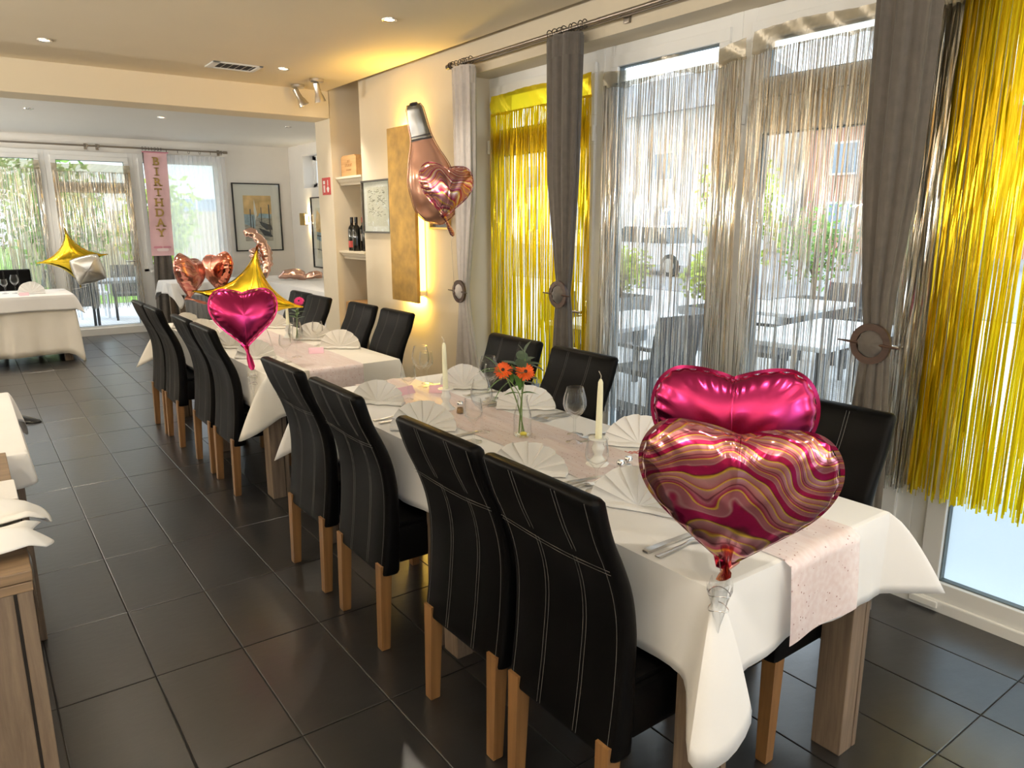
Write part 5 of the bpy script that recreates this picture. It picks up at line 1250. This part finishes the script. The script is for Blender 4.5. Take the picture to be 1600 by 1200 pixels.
m = MB().tube(spline([(-.05, -.03, .13), (-.09, 0, .05), (-.06, .02, -.04), (-.01, 0, -.12)], 24), [.02+.05*math.sin(PI*min(1, max(0.02, i/24)))*(1+.15*math.sin(i*1.9)) for i in range(25)], 14); m.v = [(x+.010*math.sin(z*60), y+.01*math.sin(x*70), z+.008*math.sin(x*80)) for x, y, z in m.v]
m.build('crumpled_fold', 'foil_rose', t, smooth='all')
tube_balloon('half inflated rose gold number balloon lying on the buffet cloth', [(3.60, 10.40, .80), (3.68, 10.33, .835), (3.80, 10.25, .845), (3.88, 10.19, .80), (3.95, 10.13, .815), (4.03, 10.08, .835), (4.09, 10.05, .81)], [(0, .03), (.15, .065), (.4, .075), (.55, .035), (.75, .055), (.92, .05), (1, .02)], 'foil_rose', (3.85, 10.22, .83), 4)

# ------------------------------------------------------------------ left edge: bare table with linen, next table, coat stand
table('bare driftwood table at the left edge carrying rumpled white napkins', -.86, .040, 1.915, 3.02, .135, .004, ztop=.782, top_mat='driftwood_top', th=.052, group=None)
def rumple(name, label, cx, cy, sx_, sy_, h, seed, z, mt='napkin_white', cat='napkin', group='rumpled white napkins', rz=0, freq=3.0, overhang=None, cup=.0):
    """one napkin thrown down in soft folds; overhang = (x edge, slope) lets the right side fall over the table edge"""
    rr = random.Random(seed); w_ = [(rr.uniform(-freq, freq), rr.uniform(-freq, freq), rr.uniform(0, 6.3), rr.uniform(.5, 1)) for _ in range(5)]
    def f(u, v):
        a, b = (u-.5)*2, (v-.5)*2; k = sum(q*math.sin(p*a+r_*b*1.6+s) for p, r_, s, q in w_)/3.5
        x = cx+sx_*a*(1+.12*math.sin(3*b+seed))+.10*sx_*k; y = cy+sy_*b*(1+.12*math.sin(2.5*a+seed))+.12*sy_*math.sin(4*a+seed)
        zz = h*(.5+.5*k)*(1-.45*max(abs(a), abs(b))**3)+cup*max(abs(a), abs(b))**2
        zz = max(.002, zz)
        if overhang and x > overhang[0]: zz -= (x-overhang[0])*overhang[1]
        return (x, y, z+zz)
    o = solo(MB().grid(f, 40, 40), name, mt, label, cat, (cx, cy, z), group, smooth='all', world=True, fix=False)
    md = o.modifiers.new('cloth_thickness', 'SOLIDIFY'); md.thickness = .003; md.offset = 1; return o
rumple('linen_napkin', 'rumpled white napkin nearest the camera on the bare left table', -.06, 2.075, .135, .085, .085, 3, .784, overhang=(.045, .5))
rumple('linen_napkin', 'rumpled white napkin behind the nearest one on the bare left table', -.05, 2.27, .150, .075, .080, 8, .784, overhang=(.055, .5))
solo(MB().box(-.42, .046, 2.42, 2.62, .7825, .800, .008), 'folded_tablecloth', 'linen', 'flat folded white cloth between the rumpled napkins and the rolled cloth', 'folded cloth', (-.18, 2.52, .7825), smooth=40, world=True)
solo(MB().grid(lambda u, v: (lerp(.028, .048, math.sin(u*PI/2)), 2.12+.05*v+.006*math.sin(u*9), .80-.24*u*(.4+.6*v)+.004), 14, 6), 'napkin_corner', 'napkin_white', 'thin white napkin corner hanging down the edge of the bare left table', 'napkin', (.04, 2.14, .78), smooth='all', world=True, fix=False)
# next table in the row with a rounded falling cloth corner
table('driftwood table under a white cloth at the left edge, behind the bare one', -.86, .092, 3.10, 4.20, .10, .01, ztop=.752, group=None)
cloth('tablecloth', 'white cloth with a rounded curling corner at the left edge', -.90, .100, 3.06, 4.25, .758, .125, {1: [(.03, 3.035, .635), (.085, 3.03, .64), (.118, 3.035, .65), (.122, 3.08, .655)]}, 'linen', seed=21, amp=.008, group='left edge cloth')
t = thing('coat_stand', 'black coat stand with a glossy pointed foot at the left edge', 'coat stand', (.075, 7.06, 0))
MB().lathe([(.026, .02), (.024, .6), (.022, 1.7), (.026, 1.9), (.018, 1.95), (0, 1.97)], 18, cap1=False).build('pole', 'plastic_black', t, smooth=50)
for k in range(2):
    a = -.72+k*PI; m = MB(); rs = []
    for q, w_, h in ((0, .030, .085), (.06, .042, .075), (.14, .058, .060), (.22, .060, .045), (.29, .050, .034), (.345, .030, .022), (.37, .008, .010)):
        rs.append([(q*math.cos(a)-s*w_*math.sin(a), q*math.sin(a)+s*w_*math.cos(a), z) for s, z in ((-1, .002), (-.95, h*.5), (-.6, h*.9), (0, h), (.6, h*.9), (.95, h*.5), (1, .002))])
    m.rings(rs, True, True, True).build('foot', 'plastic_black', t, smooth=50)
  
    b = a+.35
    h = MB().tube(spline([(0, 0, 1.68), (.08*math.cos(b), .08*math.sin(b), 1.70), (.17*math.cos(b), .17*math.sin(b), 1.76), (.20*math.cos(b), .20*math.sin(b), 1.82)], 14), .009, 8).build('hook', 'plastic_black', t, smooth=True)
    MB().lathe([(0, -.022), (.016, -.016), (.022, 0), (.016, .016), (0, .022)], 16).xf(Matrix.Translation((.205*math.cos(b), .205*math.sin(b), 1.835))).build('knob', 'plastic_black', h, smooth=True)

# ------------------------------------------------------------------ outside
stru(MB().box(3.25, 60, -30, 60, -.3, -.06), 'ground_street', 'paving')
stru(MB().box(-30, 3.25, 12.1, 17.0, -.3, -.06), 'ground_terrace', 'paving')
stru(MB().box(-30, 3.25, 17.0, 60, -.3, -.05), 'lawn', 'lawn')
stru(MB().box(13.5, 40, -30, 60, -.06, -.04), 'road', 'asphalt')
def building(label, x0, x1, y0, y1, h, mt, wins, cols, face, roofh=0, group=None):
    t = thing('building', label, 'building', ((x0+x1)/2, (y0+y1)/2, 0), 0, group); a, b = (x1-x0)/2, (y1-y0)/2
    MB().box(-a, a, -b, b, -.1, h).build('wall', mt, t)
    if roofh: MB().poly([(-a-.4, -b-.4, h), (-a-.4, b+.4, h), (-a*.2, 0, h+roofh)], (0, 0, .01)) 
    r_ = MB()
    if roofh:
        r_.add([(-a-.4, -b-.4, h), (a+.4, -b-.4, h), (a+.4, b+.4, h), (-a-.4, b+.4, h), (0, -b*.7, h+roofh), (0, b*.7, h+roofh)], [(0, 1, 4), (1, 2, 5, 4), (2, 3, 5), (3, 0, 4, 5), (0, 3, 2, 1)])
    else: r_.box(-a-.2, a+.2, -b-.2, b+.2, h, h+.3)
    r_.build('roof', 'roof_grey', t)
    for row in range(wins):
        for c in range(cols):
            zz = 1.0+row*2.9
            if face == 'x':
                yy = lerp(-b, b, (c+.5)/cols)
                f = MB().box(-a-.08, -a, yy-.75, yy+.75, zz-.1, zz+1.5).build('window_frame', 'frame_white', t); MB().box(-a-.1, -a-.07, yy-.66, yy-.04, zz, zz+1.4).box(-a-.1, -a-.07, yy+.04, yy+.66, zz, zz+1.4).build('pane', 'ext_window', f)
            else:
                xx = lerp(-a, a, (c+.5)/cols)
                f = MB().box(xx-.75, xx+.75, -b-.08, -b, zz-.1, zz+1.5).build('window_frame', 'frame_white', t); MB().box(xx-.66, xx-.04, -b-.1, -b-.07, zz, zz+1.4).box(xx+.04, xx+.66, -b-.1, -b-.07, zz, zz+1.4).build('pane', 'ext_window', f)
building('red brick building across the street behind the glazed door', 36, 46, 2, 23, 6.2, 'red_brick', 2, 5, 'x', 3.0)
building('pale rendered building across the street behind the wide window', 33, 43, 24, 44, 7.5, 'render_white', 2, 5, 'x', 3.0)
building('white house with grey roof beyond the terrace net curtain', 1.8, 13, 30, 40, 4.6, 'render_white', 1, 3, 'y', 3.0)
def bush(label, x, y, z0, r_, h, n, mt, trunk=True, cat='shrub', seed=0, group=None, name='shrub', lf=.11):
    rr = random.Random(seed); t = thing(name, label, cat, (x, y, z0), 0, group); m = MB()
    for i in range(n):
        a, b = rr.uniform(0, 2*PI), math.acos(rr.uniform(-1, 1)); q = rr.random()**.4*(1+.25*math.sin(3*a+seed)*math.sin(2*b)); zc = h*.60
        c = Vector((r_*q*math.sin(b)*math.cos(a), r_*q*math.sin(b)*math.sin(a), zc+h*.42*q*math.cos(b))); d = Vector((rr.gauss(0, 1), rr.gauss(0, 1), rr.gauss(0, .7))).normalized(); s = d.orthogonal().normalized(); L = lf*rr.uniform(.6, 1.3)
        m.add([c, c+d*L*.5+s*L*.28, c+d*L, c+d*L*.5-s*L*.28], [(0, 1, 2, 3)])
    m.build('foliage', mt, t, fix=False)
    if trunk:
        m = MB().tube([(0, 0, 0), (.02, .01, h*.3), (0, .03, h*.6)], [.03*r_+.015, .02*r_+.01, .006], 8)
        for k in range(5): m.tube([(0, .02, h*.25), (r_*.5*math.cos(k*1.3), r_*.5*math.sin(k*1.3), h*.6)], [.012, .005], 6)
        m.build('trunk', 'bark', t, smooth=True)
def planter(label, x, y, s, h, plabel, mt, seed, r_, ph):
    t = thing('planter', label, 'planter', (x, y, -.06), 0, 'grey street planters')
    MB().rings([[(sx_*s*f/2, sy_*s*f/2, z) for sx_, sy_ in ((-1, -1), (1, -1), (1, 1), (-1, 1))] for f, z in ((.86, 0), (1, h), (.9, h), (.88, h-.06))], True, True, True).build('pot', 'planter_grey', t)
    MB().box(-s*.44, s*.44, -s*.44, s*.44, h-.10, h-.06).build('soil', 'bark', t)
    bush(plabel, x, y, h-.13, r_, ph, 900, mt, True, 'shrub', seed, 'potted street shrubs', 'potted_shrub', .09)
planter('grey square planter outside the wide window, left one', 7.3, 7.35, .62, .62, 'light green potted shrub outside the wide window, left one', 'bush_lime', 3, .38, .75)
planter('grey square planter outside beside the window mullion', 7.7, 6.1, .6, .55, 'light green potted shrub outside beside the window mullion', 'bush_lime', 4, .36, .8)
planter('grey square planter outside the glazed door', 9.2, 5.6, .7, .6, 'green potted shrub outside the glazed door', 'bush_green', 5, .5, 1.3)
planter('grey square planter outside near the nearest drape', 9.0, 4.1, .7, .6, 'green potted shrub outside near the nearest drape', 'bush_green', 6, .45, 1.1)
bush('lime green street tree beside the parked car', 15.6, 11.6, -.06, 1.0, 3.2, 1600, 'bush_lime', True, 'tree', 8, 'street trees', 'street_tree', .22)
bush('green street tree in front of the brick building', 27, 12.5, -.06, 2.0, 5.0, 1800, 'bush_green', True, 'tree', 9, 'street trees', 'street_tree', .3)
bush('tall green street tree at the corner of the brick building', 28, 8.2, -.06, 2.2, 6.5, 1800, 'bush_green', True, 'tree', 10, 'street trees', 'street_tree', .3)
# parked car: lower body, cabin, wheels
t = thing('parked_car', 'white parked car across the street behind the champagne fringe', 'car', (17.6, 16.2, -.04), 1.57+.0)
bp = [(-2.1, .35), (-2.15, .62), (-1.95, .88), (-1.15, .95), (.95, .98), (1.95, .92), (2.1, .6), (2.05, .3)]
def car_ring(y, sc_, zsc=1): return [(x*sc_, y, z*zsc) for x, z in bp]
MB().rings([car_ring(-.80, .97, .98), car_ring(-.86, 1), car_ring(.86, 1), car_ring(.80, .97, .98)], True, True, True).build('body', 'car_white', t, smooth=30)
MB().rings([[(x*s_, y, z) for x, z, s_ in ((-1.2, .93, 1), (-.55, 1.42, 1), (.65, 1.45, 1), (1.55, .95, 1))] for y in (-.74, .74)], True, True, True).build('cabin', 'car_glass', t, smooth=20)
MB().box(-.62, .75, -.68, .68, 1.40, 1.47, .03).box(-.05, .05, -.755, .755, .95, 1.42, .01).build('roof', 'car_white', t, smooth=30)
for x in (-1.3, 1.3):
    for s in (-1, 1):
        w_ = MB().lathe([(0, -.1), (.30, -.1), (.325, -.07), (.325, .07), (.30, .1), (0, .1)], 24).xf(Matrix.Translation((x, s*.78, .325)) @ Matrix.Rotation(PI/2, 4, 'X')).build('wheel', 'tyre', t, smooth=40)
        MB().lathe([(0, -.115), (.20, -.11), (.21, -.09), (.21, .09), (.20, .11), (0, .115)], 20).xf(Matrix.Translation((x, s*.78, .325)) @ Matrix.Rotation(PI/2, 4, 'X')).build('hubcap', 'steel', w_, smooth=40)
def out_table(label, x, y, sx_, sy_, leg, rz=0, top='terrace_top', group='outdoor tables'):
    t = thing('terrace_table', label, 'table', (x, y, -.06), rz, group)
    MB().box(-sx_/2, sx_/2, -sy_/2, sy_/2, .70, .74, .008).build('tabletop', top, t)
    for a in (-1, 1):
        for b in (-1, 1): MB().box(a*(sx_/2-.06)-.025, a*(sx_/2-.06)+.025, b*(sy_/2-.06)-.025, b*(sy_/2-.06)+.025, 0, .70).build('leg', leg, t)
def out_chair(label, x, y, rz, mt='rattan', group='outdoor chairs', legs=None):
    t = thing('terrace_chair', label, 'chair', (x, y, -.06), rz, group)
    MB().box(-.24, .24, -.24, .24, .40, .45, .015).build('seat', mt, t)
    MB().rings([[(-.24+ax_, yy, zz) for ax_, yy, zz in ((0, -.24, z), (.035, -.24, z), (.035, .24, z), (0, .24, z))] if False else [(-.24-.10*q, -.24, z), (-.205-.10*q, -.24, z), (-.205-.10*q, .24, z), (-.24-.10*q, .24, z)] for q, z in ((0, .44), (.5, .66), (1, .90))], True, True, True).build('backrest', mt, t)
    for a in (-1, 1):
        for b in (-1, 1): MB().box(a*.21-.018, a*.21+.018, b*.21-.018, b*.21+.018, 0, .41).build('leg', legs or mt, t)
    for b in (-1, 1): MB().box(-.24, .22, b*.24-.02, b*.24+.02, .62, .65, .006).box(.18, .22, b*.24-.018, b*.24+.018, .42, .63).build('armrest', mt, t)
out_table('pale outdoor table outside the wide champagne window', 4.9, 4.85, 1.3, .8, 'rattan', .1)
out_table('pale outdoor table outside the glazed door', 5.6, 3.3, 1.6, .8, 'rattan', .1)
out_table('pale outdoor table in the second row toward the street', 7.1, 4.6, 1.5, .8, 'rattan', .1)
for x, y, rz, lb in ((5.0, 5.6, -1.5, 'dark rattan chair at the far side of the left outdoor table'), (4.5, 4.15, 1.5, 'dark rattan chair between the two nearest outdoor tables'), (6.6, 3.2, 3.1, 'dark rattan chair at the street end of the door side table'), (5.5, 2.55, 1.5, 'dark rattan chair at the near side of the door side table'), (7.0, 3.8, 1.6, 'dark rattan chair at the near side of the street row table'), (6.0, 4.1, -1.4, 'dark rattan chair behind the door side table'), (8.1, 4.7, 3.1, 'dark rattan chair at the outer end of the street row')):
    out_chair(lb, x, y, rz)
out_table('grey outdoor table with teak legs beyond the far terrace door', 1.75, 13.2, 1.3, .8, 'teak', 0, 'planter_grey')
out_table('pale outdoor table beyond the far left window', .1, 13.6, 1.2, .8, 'rattan', 0)
for x, y, rz, lb in ((1.35, 12.75, 1.57, 'dark outdoor chair with its back to the far terrace door'), (2.25, 14.1, -1.7, 'dark outdoor chair behind the teak legged table'), (.7, 13.5, 3.1, 'dark outdoor chair right of the far left outdoor table'), (.1, 14.4, -1.57, 'dark outdoor chair behind the far left outdoor table')): out_chair(lb, x, y, rz, group='outdoor chairs on the rear terrace')
out_chair('white outdoor chair seen through the far door behind the gold star', 1.75, 14.6, -1.57, 'car_white', group='white outdoor chair')
t = thing('garden_fence', 'beige board fence in front of the white house beyond the net curtain', 'fence', (5.5, 22, -.05))
for i in range(60): MB().box(-4.5+i*.16, -4.5+i*.16+.145, -.02+.01*(i % 2), .02+.01*(i % 2), 0, 1.9).build('board', 'fence_beige', t)
for i, (x, y, r_, h, mt) in enumerate(((-3.6, 19.5, 1.3, 4.0, 'bush_green'), (-.7, 20.0, 1.1, 3.4, 'bush_lime'), (1.9, 19.6, .95, 3.0, 'bush_green'), (3.9, 19.4, .85, 2.6, 'bush_lime'), (.6, 24.2, 2.0, 5.2, 'bush_green'), (-5.0, 24.2, 2.3, 5.5, 'bush_green'))):
    bush(['dark green garden shrub at the left of the far lawn', 'lime garden shrub behind the far left window mullion', 'green garden shrub behind the far door', 'lime garden shrub at the right edge of the far door', 'tall green garden tree behind the far shrubs', 'tall dark garden tree at the far left of the lawn'][i], x, y, -.05, r_, h, 1500, mt, True, 'shrub' if i < 4 else 'tree', 30+i, 'garden greenery', 'garden_shrub' if i < 4 else 'garden_tree', .2)
